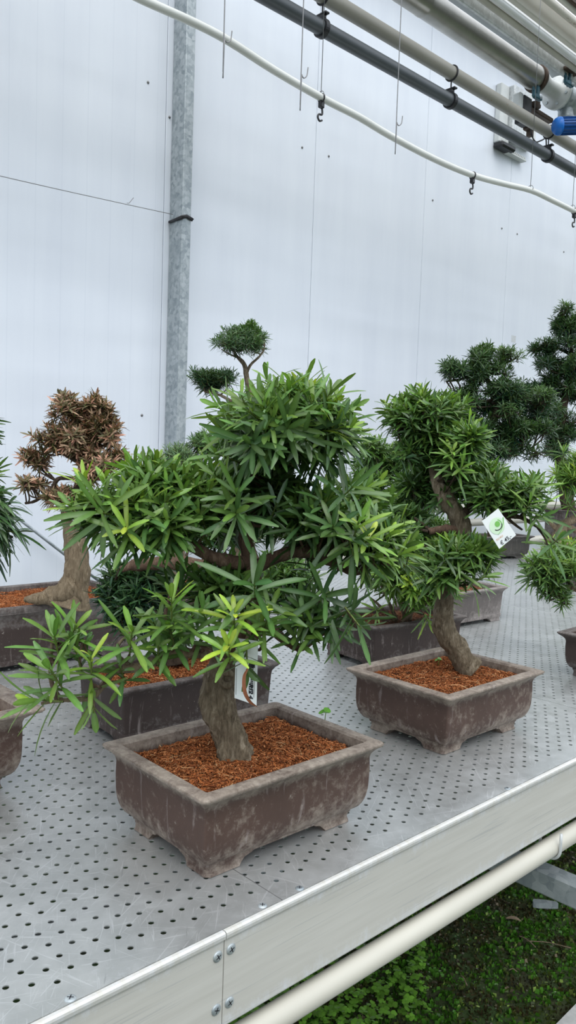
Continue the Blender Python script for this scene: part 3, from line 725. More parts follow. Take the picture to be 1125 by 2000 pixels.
# dry fallen leaf caught on the tag, small seedlings
def leafblade(name, pts, w, col, parent=None, n_=None):
    P = crom(pts, 5); V = []; m_ = len(P); n_ = np.array(n_ if n_ is not None else -FW)
    for i, p in enumerate(P):
        t = i/(m_-1); d = P[min(i+1, m_-1)]-P[max(0, i-1)]; sd = np.cross(d, n_); sd /= np.linalg.norm(sd); ww = w*math.sin(PI*min(.97, .06+t*.92))**.7
        V += [p-sd*ww/2+n_*w*.15, p, p+sd*ww/2+n_*w*.15]
    Fc = []
    for i in range(m_-1): Fc += [(3*i, 3*i+1, 3*i+4, 3*i+3), (3*i+1, 3*i+2, 3*i+5, 3*i+4)]
    o = mesh_obj(name, V, Fc, MAT['deadleaf'], parent, True, col=[(*col, 1)]*len(V))
    return o
o = leafblade('dry_leaf', off(0, [(484, 1306, .985), (477, 1322, .985), (478, 1350, .985), (488, 1370, .99), (502, 1380, 1.0)]), .0048, (.26, .09, .04)); tag(o, 'curled rust-brown dry leaf hanging in front of the white plant label', 'leaf')
def seedling(p, label, k=1.0):
    L_ = Leaves(); p = np.array(p)
    r = thing('seedling', label, 'seedling', p)
    for a in (0, 1.9, 4.1):
        c = p+np.array([math.cos(a)*.004*k, math.sin(a)*.004*k, .016*k+.004*math.sin(a*3)])
        V = [c]+[c+np.array([math.cos(t)*.0052*k, math.sin(t)*.0045*k, .0025*math.sin(t+a)*k]) for t in np.linspace(0, 2*PI, 13)[:-1]]
        mesh_obj('leaf', [v-p for v in V], [(0, 1+i, 1+(i+1) % 12) for i in range(12)], MAT['leaf'], r, True, col=[(.14, .40, .04, 1)]*13)
    V, Fc = tube([(0, 0, -.002), (.001, 0, .009*k), (.003, 0, .017*k)], .0007, 5); mesh_obj('stem', V, Fc, MAT['leaf'], r, True, col=[(.2, .35, .06, 1)]*len(V))
seedling(onz(634, 1412, ZB+.104), 'tiny green clover seedling at the right inner rim of the nearest planter', 1.25)
seedling(onz(856, 1300, ZB+.106), 'single pale green clover leaf lying on the mulch of the square planter', .9)

# ---- plant label card hanging from A
def card(name, label, cat, TL, TR, BR, BL, thick=.0006):
    TL, TR, BR, BL = [np.array(p) for p in (TL, TR, BR, BL)]
    root = thing(name, label, cat, TL)
    nrm = np.cross(TR-TL, BL-TL); nrm /= np.linalg.norm(nrm)
    if nrm@FW > 0: nrm = -nrm
    V = [p-TL+nrm*s for s in (thick/2, -thick/2) for p in (TL, TR, BR, BL)]
    mesh_obj('card', V, [(0, 1, 2, 3), (7, 6, 5, 4), (0, 4, 5, 1), (1, 5, 6, 2), (2, 6, 7, 3), (3, 7, 4, 0)], MAT['tag'], root, False)
    ex = (TR-TL); W_ = np.linalg.norm(ex); ex = ex/W_; ey = (BL-TL); H_ = np.linalg.norm(ey); ey = ey/H_
    def put(s, t, lift=.0005): return ex*W_*s+ey*H_*t+nrm*(thick/2+lift)
    return root, put, ex, ey, nrm, W_, H_
def text_on(root, s, pos, right, down, size, m, name='lettering', shear=0, bold=0):
    cu = bpy.data.curves.new('txt', 'FONT'); cu.body = s; cu.size = size; cu.shear = shear; cu.offset = bold; cu.align_x = 'CENTER'; cu.align_y = 'CENTER'
    ob = bpy.data.objects.new('txt', cu); COL.objects.link(ob)
    dg = bpy.context.evaluated_depsgraph_get(); me = bpy.data.meshes.new_from_object(ob.evaluated_get(dg))
    bpy.data.objects.remove(ob); r = np.array(right); d = np.array(down)
    for v in me.vertices:
        q = np.array(pos)+r*v.co.x-d*v.co.y; v.co = q
    me.materials.clear(); me.materials.append(m)
    o = bpy.data.objects.new(name, me); COL.objects.link(o); o.parent = root; return o
D0 = 1.055
rt, put, ex, ey, nr, W_, H_ = card('plant_label', 'narrow white plant passport label hanging upright beside the leaning trunk', 'label', at(461, 1246, D0), at(504, 1252, D0-.012), at(501, 1378, D0-.012), at(458, 1363, D0))
text_on(rt, 'Plant Passport', put(.80, .60), ey, -ex, .0072, MAT['ink'], bold=.0002)
text_on(rt, 'R12 4', put(.74, .84), ey, -ex, .008, MAT['ink'], bold=.0005, shear=.2)
text_on(rt, '.   .', put(.42, .24), ey, -ex, .006, MAT['ink'])
text_on(rt, 'EXI', put(.56, .55), ey, -ex, .0068, MAT['red_ink'], bold=.0002)
def quad_on(root, name, P, m):
    return mesh_obj(name, P, [tuple(range(len(P)))], m, root, False)
quad_on(rt, 'printed_square', [put(.62, .33), put(.90, .33), put(.90, .45), put(.62, .45)], MAT['ink'])
for s_ in (.06, .88): quad_on(rt, 'printed_line', [put(s_, .5), put(s_+.015, .5), put(s_+.015, .94), put(s_, .94)], MAT['ink'])

# ---- B: bonsai in the square planter
rB = thing('bonsai_tree', 'bonsai with bare curved trunk in the square brown planter on the right', 'bonsai', (1.303, .250, ZB), math.radians(-1))
make_pot(rB, .316, .255, .120, MAT['pot_brown'], lip=.017, inset=.02, soil_h=.107, seed=4, base_in=.02, nfib=10080)
T = Tree(rB, 2)
T.limb('trunk', off(T, [(920, 1308, 1.60), (907, 1294, 1.60), (893, 1268, 1.60), (874, 1243, 1.60), (865, 1215, 1.60), (867, 1180, 1.60), (874, 1140, 1.60), (892, 1090, 1.60), (904, 1045, 1.60), (893, 1005, 1.60), (873, 975, 1.60), (855, 945, 1.61), (845, 900, 1.62), (850, 850, 1.62), (850, 805, 1.62)]),
       [.028, .0225, .021, .0215, .0215, .0195, .0185, .018, .0185, .018, .017, .012, .009, .006, .004], MAT['bark'], 32, .26, 8, nf=40)
T.limb('bough', off(T, [(900, 1040, 1.6), (870, 1033, 1.58), (838, 1038, 1.57)]), [.008, .009, .008], MAT['twig_brown'], 12, .3)
T.limb('bough', off(T, [(895, 1010, 1.6), (930, 985, 1.6), (960, 992, 1.58), (990, 1005, 1.57), (1020, 1012, 1.56), (1050, 1030, 1.55)]), [.010, .008, .006, .006, .004, .002], MAT['bark_dark'], 10, .3)
T.limb('bough', off(T, [(980, 1000, 1.57), (1000, 1020, 1.56), (1020, 1035, 1.56)]), [.0035, .003, .002], MAT['bark_dark'], 8, .3)
T.limb('bough', off(T, [(872, 1150, 1.6), (850, 1110, 1.58), (840, 1080, 1.57)]), [.010, .006, .003], MAT['twig_brown'], 10, .3)
bl, bw = .053, .0095
T.pad(838, 812, 1.62, 86, 56, .11, 60, bl*.85, bw*.9, 12, .42, .4, 7, seg=4)
T.pad(900, 880, 1.58, 60, 42, .09, 32, bl*.9, bw, 13, .4, .35, 5, seg=4, explicit=[(885, 878, 1.50, -.1, .8, .6, 15, .060, .0095, .5, 0), (930, 870, 1.53, .3, .9, .3, 13, .056, .009, .6, 0), (905, 910, 1.5, .2, .5, .8, 13, .056, .009, .4, .1)])
T.pad(985, 955, 1.58, 78, 34, .09, 34, bl*.9, bw*.9, 12, .38, .35, 6, seg=4, explicit=[(1035, 980, 1.50, .1, .7, .7, 13, .058, .0095, .35, .1), (1075, 975, 1.53, .6, .8, .2, 10, .055, .009, .55, 0), (1060, 1008, 1.5, .3, .2, .9, 10, .060, .010, .1, .3), (1092, 1052, 1.48, .2, .5, .8, 9, .066, .0105, .05, .2)])
T.limb('bough', off(T, [(1050, 1030, 1.55), (1070, 1045, 1.52), (1090, 1060, 1.5)]), [.002, .0018, .0012], MAT['bark_dark'], 6, .2)
T.pad(885, 1086, 1.56, 96, 34, .08, 52, bl*.9, bw*.9, 12, .38, .35, 7, seg=4, explicit=[(950, 1125, 1.50, .7, .5, .4, 12, .062, .010, .4, 0), (870, 1075, 1.48, -.1, .7, .7, 12, .056, .0095, .1, .4), (905, 1110, 1.49, .3, .5, .8, 12, .056, .0095, .3, .2), (850, 1120, 1.50, -.3, .5, .8, 12, .056, .0095, .3, .2)])
T.pad(840, 955, 1.66, 62, 56, .07, 44, bl*.85, bw*.9, 12, .3, .5, 6, seg=4)
T.pad(838, 868, 1.64, 74, 40, .09, 40, bl*.85, bw*.9, 12, .3, .45, 6, seg=4)
T.pad(925, 930, 1.62, 56, 34, .08, 28, bl*.9, bw*.9, 12, .35, .4, 4, seg=4)
T.pad(800, 1015, 1.64, 62, 46, .07, 30, bl*.8, bw*.85, 11, .2, .5, 3, seg=4)
T.done(MAT['bark_dark'])

# price card on B
D1 = 1.47
rt, put, ex, ey, nr, W_, H_ = card('price_card', 'white and green price card hanging tilted among the branches on the right', 'label', at(941, 1018, D1), at(973, 993, D1), at(1008, 1045, D1), at(975, 1072, D1))
def arc_on(root, name, cx, cy, r, a0, a1, w, m, asp=1, n=24, w1=None):
    V = []; Fc = []; w1 = w if w1 is None else w1
    for i in range(n+1):
        t = i/n; a = a0+(a1-a0)*t; ww = w+(w1-w)*t
        for s in (-1, 1): V.append(put(cx+(r+s*ww/2)*math.cos(a), cy+(r+s*ww/2)*math.sin(a)*asp))
    for i in range(n): Fc.append((2*i, 2*i+1, 2*i+3, 2*i+2))
    return mesh_obj(name, V, Fc, m, root, False)
asp = W_/H_
arc_on(rt, 'printed_wash', .5, .40, .20, 0, 2*PI, .38, MAT['pale_green'], asp)
put_ = put
put = (lambda q: (lambda s, t: q(s, t, .0008)))(put)
arc_on(rt, 'logo_leaf', .56, .36, .07, 0, 2*PI, .13, MAT['green_ink'], asp)
arc_on(rt, 'logo_ring', .52, .38, .24, .3, 2.6, .045, MAT['ink'], asp)
arc_on(rt, 'logo_ring', .52, .38, .24, -.9, .3, .04, MAT['green_ink'], asp)
arc_on(rt, 'printed_swoosh', .10, .12, .92, .35, 1.35, .05, MAT['green_ink'], asp*.9, w1=.015)
text_on(rt, 'KU KU', put(.30, .74), ex, ey, .005, MAT['orange_ink'])
text_on(rt, '€ 45,-', put(.50, .905), ex, ey, .0100, MAT['ink'], bold=.0001, shear=.08)

# ---- C: dark box planter behind A
rC = thing('bonsai_tree', 'dark green bonsai in the plain dark brown planter directly behind the nearest planter', 'bonsai', (.916, .612, ZB), math.radians(-3))
make_pot(rC, .362, .20, .112, MAT['pot_dark'], lip=.013, inset=.006, soil_h=.099, ledge=True, seed=7, nfib=6240)
T = Tree(rC, 3)
T.limb('trunk', off(T, [(347, 1296, 1.60), (345, 1278, 1.60), (350, 1240, 1.60), (375, 1190, 1.60), (425, 1140, 1.6), (470, 1110, 1.6), (520, 1090, 1.6)]), [.022, .016, .014, .013, .012, .010, .005], MAT['bark_dark'], 16, .3)
T.limb('bough', off(T, [(425, 1140, 1.6), (395, 1108, 1.58), (330, 1100, 1.56), (270, 1103, 1.56), (235, 1112, 1.56)]), [.014, .015, .015, .012, .006], MAT['twig_brown'], 14, .3)
T.limb('bough', off(T, [(355, 1225, 1.6), (310, 1200, 1.58), (270, 1195, 1.56)]), [.008, .006, .004], MAT['bark_dark'], 10, .3)
T.pad(262, 1150, 1.62, 62, 78, .08, 80, .046, .0072, 14, .06, .85, 8, seg=4, up=.5, shell=.35, tint=(.85, .9, 1.0))
T.pad(550, 1120, 1.62, 78, 42, .08, 44, .046, .0082, 13, .25, .5, 6, seg=4)
T.pad(430, 1040, 1.66, 110, 50, .08, 40, .048, .0075, 12, .1, .7, 6, seg=4)
T.pad(345, 1215, 1.60, 60, 34, .05, 12, .046, .008, 11, .3, .4, 3, seg=4)
T.done(MAT['bark_dark'])

# ---- D: dying brown bonsai in the long box at the back left
rD = thing('bonsai_tree', 'dying bonsai with withered coppery foliage and thick pale trunk at the back left', 'bonsai', (.85, 1.265, ZB))
make_pot(rD, .62, .30, .155, MAT['pot_dark'], lip=.010, inset=.006, soil_h=.143, ledge=True, seed=9, nfib=7200, lipt=.016)
T = Tree(rD, 4); dd = 1.93
T.limb('trunk', off(T, [(136, 1182, dd), (142, 1162, dd), (150, 1128, dd), (150, 1090, dd), (146, 1050, dd), (140, 1012, dd), (141, 990, dd)]), [.052, .040, .030, .0262, .0255, .026, .025], MAT['bark_tan'], 40, .24, 8, nf=22)
T.limb('root', off(T, [(150, 1148, dd-.01), (120, 1160, dd-.02), (92, 1166, dd-.02), (66, 1170, dd-.03), (48, 1172, dd-.03)]), [.036, .026, .019, .012, .006], MAT['bark_tan'], 16, .3)
T.limb('bough', off(T, [(143, 1000, dd), (150, 950, dd), (165, 900, dd), (175, 870, dd), (168, 840, dd), (160, 810, dd)]), [.012, .009, .009, .008, .005, .003], MAT['bark_dark'], 10, .3)
T.limb('bough', off(T, [(160, 905, dd), (130, 888, dd), (115, 865, dd), (100, 850, dd)]), [.006, .006, .005, .003], MAT['bark_dark'], 8, .3)
T.limb('bough', off(T, [(150, 935, dd), (115, 935, dd), (100, 955, dd), (82, 970, dd), (65, 980, dd), (49, 983, dd)]), [.006, .0055, .006, .0045, .0035, .003], MAT['bark_dark'], 8, .3)
T.limb('bough', off(T, [(165, 900, dd), (195, 890, dd), (220, 870, dd)]), [.006, .004, .003], MAT['bark_dark'], 8, .3)
for (u, v, ru, rv, n) in ((125, 800, 30, 26, 26), (185, 800, 34, 26, 36), (212, 838, 26, 26, 28), (100, 860, 30, 22, 26), (70, 895, 22, 22, 18), (64, 948, 20, 14, 12), (165, 880, 40, 22, 34), (222, 900, 28, 18, 20), (130, 970, 34, 20, 26), (180, 920, 30, 24, 22), (150, 845, 40, 36, 46), (190, 850, 30, 30, 26)):
    T.pad(u, v, dd, ru*1.12, rv*1.15, .055, n, .0225, .0044, 9, 0, 0, 8, dead=True, seg=3, grav=.05, shell=.15, stem=.012, tw=(.0014, .0009), dens=2.6)
T.limb('bough', off(T, [(52, 983, dd), (49, 962, dd), (44, 945, dd)]), [.0018, .0014, .001], MAT['bark_dark'], 6, .2, own=False)
T.done(MAT['bark_dark'])
m = MB(); P0 = at(130, 1004, dd-.035); m.add([P0, P0+RH*.034, P0+RH*.034-ZU*.014, P0-ZU*.014, P0+FH*.001, P0+RH*.034+FH*.001, P0+RH*.034-ZU*.014+FH*.001, P0-ZU*.014+FH*.001], [(0, 3, 2, 1), (4, 5, 6, 7), (0, 1, 5, 4), (1, 2, 6, 5), (2, 3, 7, 6), (3, 0, 4, 7)])
tag(m.build('plant_label', MAT['tag']), 'small white label tucked on top of the thick pale trunk at the back left', 'label')

# ---- E: planter cut by the left edge
rE = thing('bonsai_tree', 'dark green bonsai in the flared brown planter cut off by the left edge', 'bonsai', (.398, .597, ZB))
make_pot(rE, .330, .265, .130, MAT['pot_brown'], lip=.026, inset=.02, soil_h=.116, seed=12, base_in=.022, nfib=3600)
T = Tree(rE, 5)
T.limb('trunk', off(T, [(-150, 1380, 1.2), (-140, 1250, 1.2), (-160, 1120, 1.2), (-110, 1000, 1.2), (-90, 880, 1.2), (-90, 780, 1.2)]), [.022, .018, .016, .012, .008, .005], MAT['bark'], 20, .25)
T.limb('bough', off(T, [(-140, 1060, 1.2), (-60, 1052, 1.2), (0, 1045, 1.2), (25, 1049, 1.2)]), [.009, .006, .0035, .002], MAT['bark_dark'], 8, .2)
T.pad(-30, 1000, 1.2, 70, 40, .06, 26, .056, .0075, 12, .05, .75, 4, grav=.5, explicit=[(36, 1040, 1.19, .85, -.05, .2, 12, .058, .006, .0, .7), (18, 985, 1.2, .6, .5, .2, 12, .055, .0075, .0, .7), (8, 1010, 1.2, .5, .4, .6, 12, .055, .009, .0, .9)])
T.pad(-70, 820, 1.2, 50, 50, .06, 18, .056, .0075, 12, .15, .6, 3)
T.pad(-60, 920, 1.2, 38, 30, .06, 8, .056, .0075, 11, .4, .3, 2, explicit=[(-18, 925, 1.2, .9, .3, .2, 9, .05, .009, .5, .0)])
T.done(MAT['bark_dark'])

# ---- F: planter behind B with bushy stems
rF = thing('bonsai_tree', 'low bushy many-stemmed bonsai in the dark planter just behind the square planter', 'bonsai', (1.682, .690, ZB), math.radians(-8))
make_pot(rF, .340, .225, .114, MAT['pot_dark'], lip=.014, inset=.006, soil_h=.103, ledge=True, seed=15, nfib=1200, col_soil='dark')
T = Tree(rF, 6)
for (a, b) in (((775, 1205), (735, 1125)), ((790, 1203), (775, 1120)), ((800, 1206), (815, 1130)), ((785, 1210), (840, 1165)), ((770, 1206), (720, 1165)), ((812, 1208), (845, 1205)), ((795, 1200), (795, 1150))):
    x0, y0 = a; x1, y1 = b
    T.limb('stem', off(T, [(x0, y0+6, 2.1), ((x0*2+x1)/3, (y0*2+y1)/3+3, 2.08), ((x0+2*x1)/3, (y0+2*y1)/3, 2.08), (x1, y1, 2.08)]), [.0055, .0045, .0035, .0022], MAT['bark_tan'], 8, .2)
T.pad(785, 1120, 2.08, 90, 52, .11, 76, .058, .0100, 12, .8, .0, 9, seg=4, explicit=[(838, 1218, 2.0, .2, -.4, .7, 9, .06, .010, .55, 0), (730, 1190, 2.02, -.4, .2, .6, 9, .058, .009, .4, 0)])
T.pad(850, 1150, 2.08, 34, 30, .07, 12, .06, .009, 12, .6, .1, 2, seg=4)
T.done(MAT['twig_brown'])

# ---- G: grey planter in the middle distance
rG = thing('bonsai_tree', 'spreading bonsai with forked pale trunk in the weathered grey planter of the second row', 'bonsai', (2.215, .885, ZB), math.radians(-3))
make_pot(rG, .350, .225, .116, MAT['pot_grey'], lip=.014, inset=.006, soil_h=.104, ledge=True, seed=18, nfib=600, col_soil='dark')
T = Tree(rG, 7); g = 2.62
T.limb('trunk', off(T, [(862, 1172, g), (850, 1140, g), (810, 1100, g), (765, 1060, g), (735, 1018, g), (748, 992, g), (762, 976, g), (790, 935, g), (800, 890, g)]), [.022, .018, .017, .016, .015, .016, .014, .009, .005], MAT['bark_tan'], 16, .25)
T.limb('bough', off(T, [(762, 976, g), (735, 958, g), (715, 965, g), (700, 985, g)]), [.006, .005, .004, .003], MAT['bark_dark'], 8, .3)
T.limb('bough', off(T, [(790, 930, g), (760, 935, g), (730, 945, g)]), [.007, .006, .004], MAT['bark_dark'], 8, .3)
for (u, v, ru, rv, n) in ((735, 895, 44, 30, 46), (800, 890, 44, 36, 44), (725, 945, 34, 22, 22), (810, 960, 50, 40, 44), (760, 1030, 50, 36, 30), (840, 1040, 40, 40, 30)):
    T.pad(u, v, g, ru*1.12, rv*1.12, .12, n, .050, .0080, 12, .35, .4, 7, seg=3, up=.9, shell=.2, tw=(.0022, .0014), dens=2.2)
T.done(MAT['bark_dark'])

# ---- H: far dark bonsai over the price card
rH = thing('bonsai_tree', 'tall dark bonsai in the far grey-brown planter at the back edge of the bench', 'bonsai', (3.93, 1.772, ZB), math.radians(-15))
make_pot(rH, .375, .200, .130, MAT['pot_green'], lip=.022, inset=.01, soil_h=.117, seed=21, base_in=.016, nfib=300)
T = Tree(rH, 8); g = 4.38
T.limb('trunk', off(T, [(965, 1058, g), (960, 1020, g), (955, 960, g), (945, 900, g), (955, 845, g), (968, 800, g), (955, 750, g), (945, 720, g)]), [.036, .026, .022, .022, .022, .019, .013, .007], MAT['bark_dark'], 16, .2)
T.limb('bough', off(T, [(955, 745, g), (925, 735, g), (895, 742, g), (872, 745, g)]), [.011, .008, .006, .004], MAT['bark_dark'], 8, .3)
T.limb('bough', off(T, [(965, 780, g), (1000, 770, g), (1040, 790, g), (1065, 800, g)]), [.011, .008, .006, .004], MAT['bark_dark'], 8, .3)
T.limb('bough', off(T, [(950, 735, g), (975, 715, g), (1000, 705, g)]), [.012, .008, .004], MAT['bark_dark'], 8, .3)
T.limb('bough', off(T, [(955, 850, g), (1000, 860, g), (1040, 880, g)]), [.016, .012, .006], MAT['bark_dark'], 8, .3)
for (u, v, ru, rv, n, yg) in ((945, 700, 36, 24, 50, .15), (890, 722, 28, 20, 34, .1), (990, 695, 20, 14, 14, .25), (905, 790, 34, 26, 40, .0), (975, 760, 46, 26, 56, .05), (1035, 785, 46, 32, 64, .15), (930, 840, 40, 30, 50, .0), (1000, 840, 56, 32, 70, .0), (1010, 880, 50, 24, 44, .0), (1050, 840, 30, 26, 30, .05), (950, 735, 40, 26, 44, .1), (930, 775, 34, 26, 34, .05), (985, 800, 50, 30, 50, .1), (960, 870, 44, 26, 34, .0), (905, 860, 34, 26, 30, .0)):
    T.pad(u, v, g, ru*1.15, rv*1.2, .14, n, .056, .0085, 11, yg, .85, 7, seg=3, up=.7, shell=.15, dens=2.4, tint=(1.1, 1.05, .95), tw=(.003, .002))
T.done(MAT['bark_dark'])

# ---- I: tall planter and dark bonsai against the right edge
rI = thing('bonsai_tree', 'tallest dark bonsai rising at the right edge from a deep dark brown planter', 'bonsai', (4.74, 1.70, ZB))
make_pot(rI, .46, .26, .262, MAT['pot_dark'], lip=.012, inset=.006, soil_h=.248, ledge=True, seed=23, nfib=200, col_soil='dark')
T = Tree(rI, 9); g = 4.95
T.limb('trunk', off(T, [(1112, 1000, g), (1100, 940, g), (1092, 880, g), (1098, 820, g), (1105, 770, g), (1118, 730, g), (1116, 690, g), (1108, 655, g), (1100, 620, g)]), [.044, .034, .028, .025, .022, .019, .015, .010, .006], MAT['bark_dark'], 16, .2)
T.limb('bough', off(T, [(1112, 690, g), (1090, 680, g), (1075, 674, g), (1062, 670, g)]), [.012, .007, .006, .005], MAT['bark_dark'], 8, .3)
T.limb('bough', off(T, [(1116, 700, g), (1140, 670, g), (1160, 650, g)]), [.012, .010, .006], MAT['bark_dark'], 8, .3)
for (u, v, ru, rv, n, yg) in ((1105, 645, 40, 28, 76, .1), (1103, 608, 14, 14, 10, .3), (1060, 680, 26, 20, 30, .0), (1080, 706, 26, 18, 28, .0), (1118, 715, 26, 24, 34, .15), (1070, 750, 30, 22, 34, .0), (1105, 770, 36, 24, 34, .0), (1120, 830, 34, 28, 36, .0), (1075, 810, 34, 26, 30, .0), (1080, 880, 34, 24, 26, .0), (1160, 660, 30, 30, 24, 0), (1100, 735, 34, 24, 30, .1), (1098, 850, 36, 30, 34, .1)):
    T.pad(u, v, g, ru*1.15, rv*1.2, .14, n, .056, .0085, 11, yg, .85, 7, seg=3, up=.7, shell=.15, dens=2.4, tint=(1.0, 1.0, .95), tw=(.003, .002))
T.done(MAT['bark_dark'])

# ---- J: bonsai with exposed tan roots
rJ = thing('bonsai_tree', 'bonsai with exposed forked tan roots at the right edge below the tallest tree', 'bonsai', (4.20, 1.40, ZB))
make_pot(rJ, .36, .24, .112, MAT['pot_dark'], lip=.012, inset=.006, soil_h=.101, ledge=True, seed=25, nfib=500)
T = Tree(rJ, 10); g = 4.2
T.limb('trunk', off(T, [(1090, 1062, g), (1094, 1045, g), (1098, 1028, g), (1108, 1020, g), (1130, 1008, g), (1150, 985, g), (1160, 940, g)]), [.060, .036, .030, .022, .018, .016, .012], MAT['bark_tan'], 14, .2)
T.limb('root', off(T, [(1098, 1026, g), (1112, 1030, g), (1130, 1038, g), (1150, 1046, g)]), [.02, .016, .014, .012], MAT['bark_tan'], 12, .2)
T.limb('root', off(T, [(1096, 1036, g), (1082, 1028, g), (1072, 1018, g)]), [.02, .014, .008], MAT['bark_tan'], 12, .2)
T.pad(1120, 920, 4.15, 50, 46, .16, 46, .105, .0115, 14, .62, .1, 6, seg=3, up=1.1, tw=(.004, .002), explicit=[(1085, 925, 4.1, -.4, .8, .4, 18, .11, .012, .6, 0), (1105, 945, 4.1, -.1, .6, .6, 16, .11, .012, .6, 0), (1100, 880, 4.1, -.2, .9, .3, 16, .10, .011, .45, .1), (1115, 985, 4.1, 0, .5, .7, 14, .10, .011, .4, .1)])
T.done(MAT['bark_dark'])

# ---- L: right edge, second row planter with low drooping crown
rL = thing('bonsai_tree', 'bonsai with low drooping yellow-green crown in the planter at the right edge', 'bonsai', (2.035, .20, ZB))
make_pot(rL, .335, .235, .112, MAT['pot_dark'], lip=.018, inset=.01, soil_h=.10, seed=27, base_in=.015, nfib=400)
T = Tree(rL, 11); g = 2.2
T.limb('trunk', off(T, [(1215, 1262, 1.98), (1195, 1200, 2.05), (1160, 1160, g), (1130, 1150, g), (1100, 1145, g), (1075, 1135, g)]), [.018, .015, .012, .009, .006, .004], MAT['bark'], 14, .25)
T.pad(1098, 1108, g, 66, 46, .09, 46, .058, .0080, 12, .45, .25, 6, seg=4, dens=1.7, explicit=[(1052, 1085, 2.15, -.5, .8, .3, 14, .056, .0075, .35, .2), (1078, 1060, 2.15, -.1, 1, .2, 12, .05, .007, .5, 0)])
T.pad(1085, 1160, g, 36, 18, .06, 12, .036, .006, 9, .2, .4, 4, seg=3, up=.1, dens=1.6)
T.done(MAT['bark_dark'])

# ---- M: planter between G and L on the right, only its soil and rim show
rM = thing('bonsai_tree', 'small green bonsai in the far right planter between the rooted tree and the drooping one', 'bonsai', (3.5, 1.08, ZB))
make_pot(rM, .33, .22, .075, MAT['pot_brown'], lip=.014, inset=.006, soil_h=.064, ledge=True, seed=29, nfib=400)
T = Tree(rM, 12); g = 3.5
T.limb('trunk', off(T, [(1150, 1112, g), (1150, 1090, g), (1145, 1060, g), (1135, 1040, g)]), [.018, .014, .012, .008], MAT['bark'], 12, .25)
T.pad(1128, 1075, g, 28, 26, .08, 20, .06, .008, 12, .3, .3, 3, seg=3)
T.done(MAT['bark_dark'])

# ---- K: cloud pruned bonsai at the back centre
rK = thing('bonsai_tree', 'slender cloud-pruned bonsai with small domed top rising behind the nearest tree', 'bonsai', (1.93, 1.60, ZB))
make_pot(rK, .36, .24, .115, MAT['pot_dark'], lip=.014, inset=.006, soil_h=.102, ledge=True, seed=31, nfib=400)
T = Tree(rK, 13); g = 2.97
T.limb('trunk', off(T, [(478, 1122, g), (470, 1040, g), (490, 960, g), (500, 880, g), (492, 800, g), (486, 760, g), (481, 735, g), (477, 712, g), (462, 695, g), (452, 680, g)]), [.026, .022, .020, .018, .015, .012, .010, .0085, .006, .004], MAT['bark'], 14, .25)
T.limb('bough', off(T, [(481, 730, g), (490, 712, g), (505, 698, g), (515, 685, g)]), [.006, .005, .004, .003], MAT['bark'], 8, .25)
T.limb('bough', off(T, [(463, 698, g), (445, 690, g), (432, 682, g)]), [.004, .003, .002], MAT['bark'], 8, .25)
T.limb('bough', off(T, [(490, 800, g), (455, 785, g), (430, 772, g), (400, 765, g)]), [.008, .007, .005, .003], MAT['bark'], 8, .25)
T.pad(474, 660, g, 56, 28, .13, 105, .036, .0055, 12, .2, .65, 10, seg=3, up=.8, shell=.3, stem=.02, tw=(.002, .0012))
T.pad(490, 628, g, 10, 14, .04, 6, .036, .0055, 12, .35, .4, 1, seg=3, up=1.2, stem=.02, tw=(.002, .0012))
T.pad(415, 740, g, 50, 24, .12, 80, .036, .0055, 12, .1, .8, 7, seg=3, up=.8, shell=.3, stem=.02, tw=(.002, .0012))
T.done(MAT['bark'])

# ---- N: pale grey-green little bonsai by the post
rN = thing('bonsai_tree', 'small pale grey-green bonsai in front of the foot of the galvanised post', 'bonsai', (1.50, 1.55, ZB))
make_pot(rN, .32, .22, .105, MAT['pot_dark'], lip=.014, inset=.006, soil_h=.092, ledge=True, seed=33, nfib=200)
T = Tree(rN, 14); g = 2.62
T.limb('trunk', off(T, [(345, 1130, g), (350, 1070, g), (338, 1010, g), (345, 960, g), (350, 930, g)]), [.022, .018, .014, .010, .006], MAT['bark'], 14, .25)
T.pad(352, 902, g, 44, 32, .10, 66, .036, .0045, 11, .1, .3, 7, seg=3, up=.9, shell=.3, tint=(1.5, 1.25, 2.0), stem=.02, tw=(.002, .001))
T.pad(390, 870, g, 36, 30, .10, 44, .036, .005, 11, .1, .4, 5, seg=3, up=.9, shell=.3, tint=(1.2, 1.15, 1.3), stem=.02, tw=(.002, .001))
T.done(MAT['bark'])

# ================================================================ WALL FITTINGS
yw = 2.61
post = MB(); xp = 2.288
post.bbox((xp-.052, 2.503, -.03), (xp, yw-.002, 4.3), .0035)
tag(post.build('steel_post', MAT['galv']), 'galvanised steel post standing against the white wall on the left', 'post')
zc = ony(366, 427, 2.5)[2]
m = MB(); lp = [(xp+.003, 2.499, zc+.004), (xp-.03, 2.499, zc+.011), (xp-.056, 2.499, zc+.002), (xp-.056, 2.55, zc-.001), (xp-.056, 2.606, zc)]
m.tube([(xp+.003, 2.605, zc), (xp+.003, 2.55, zc+.001), *lp], .006, 6, True, .5, 60)
m.tube([(xp+.003, 2.499, zc-.004), (xp-.03, 2.497, zc+.008), (xp-.056, 2.499, zc-.004), (xp-.057, 2.604, zc-.006)], .005, 6, True, .5, 60)
tag(m.build('binding_wire', MAT['black'], smooth=True), 'dark twisted binding wound round the galvanised post', 'wire')
m = MB(); a = ony(-1100, 60, 2.47); b = ony(338, 419, 2.5); P = [a+(b-a)*t-ZU*.02*math.sin(PI*t) for t in np.linspace(0, 1, 20)]
m.tube(P, .0016, 5); k = ony(252, 397, 2.49); m.tube([k+(-.012, -.003, -.003), k, k+(.02, -.004, .028)], .0013, 5)
tag(m.build('tie_wire', MAT['wire'], smooth=True), 'thin steel wire stretched across the left wall panels to the post', 'wire')
m = MB(); a = ony(-90, 915, 2.56); b = ony(215, 1152, 2.56); m.tube([a, (a+b)/2, b], .0065, 10)
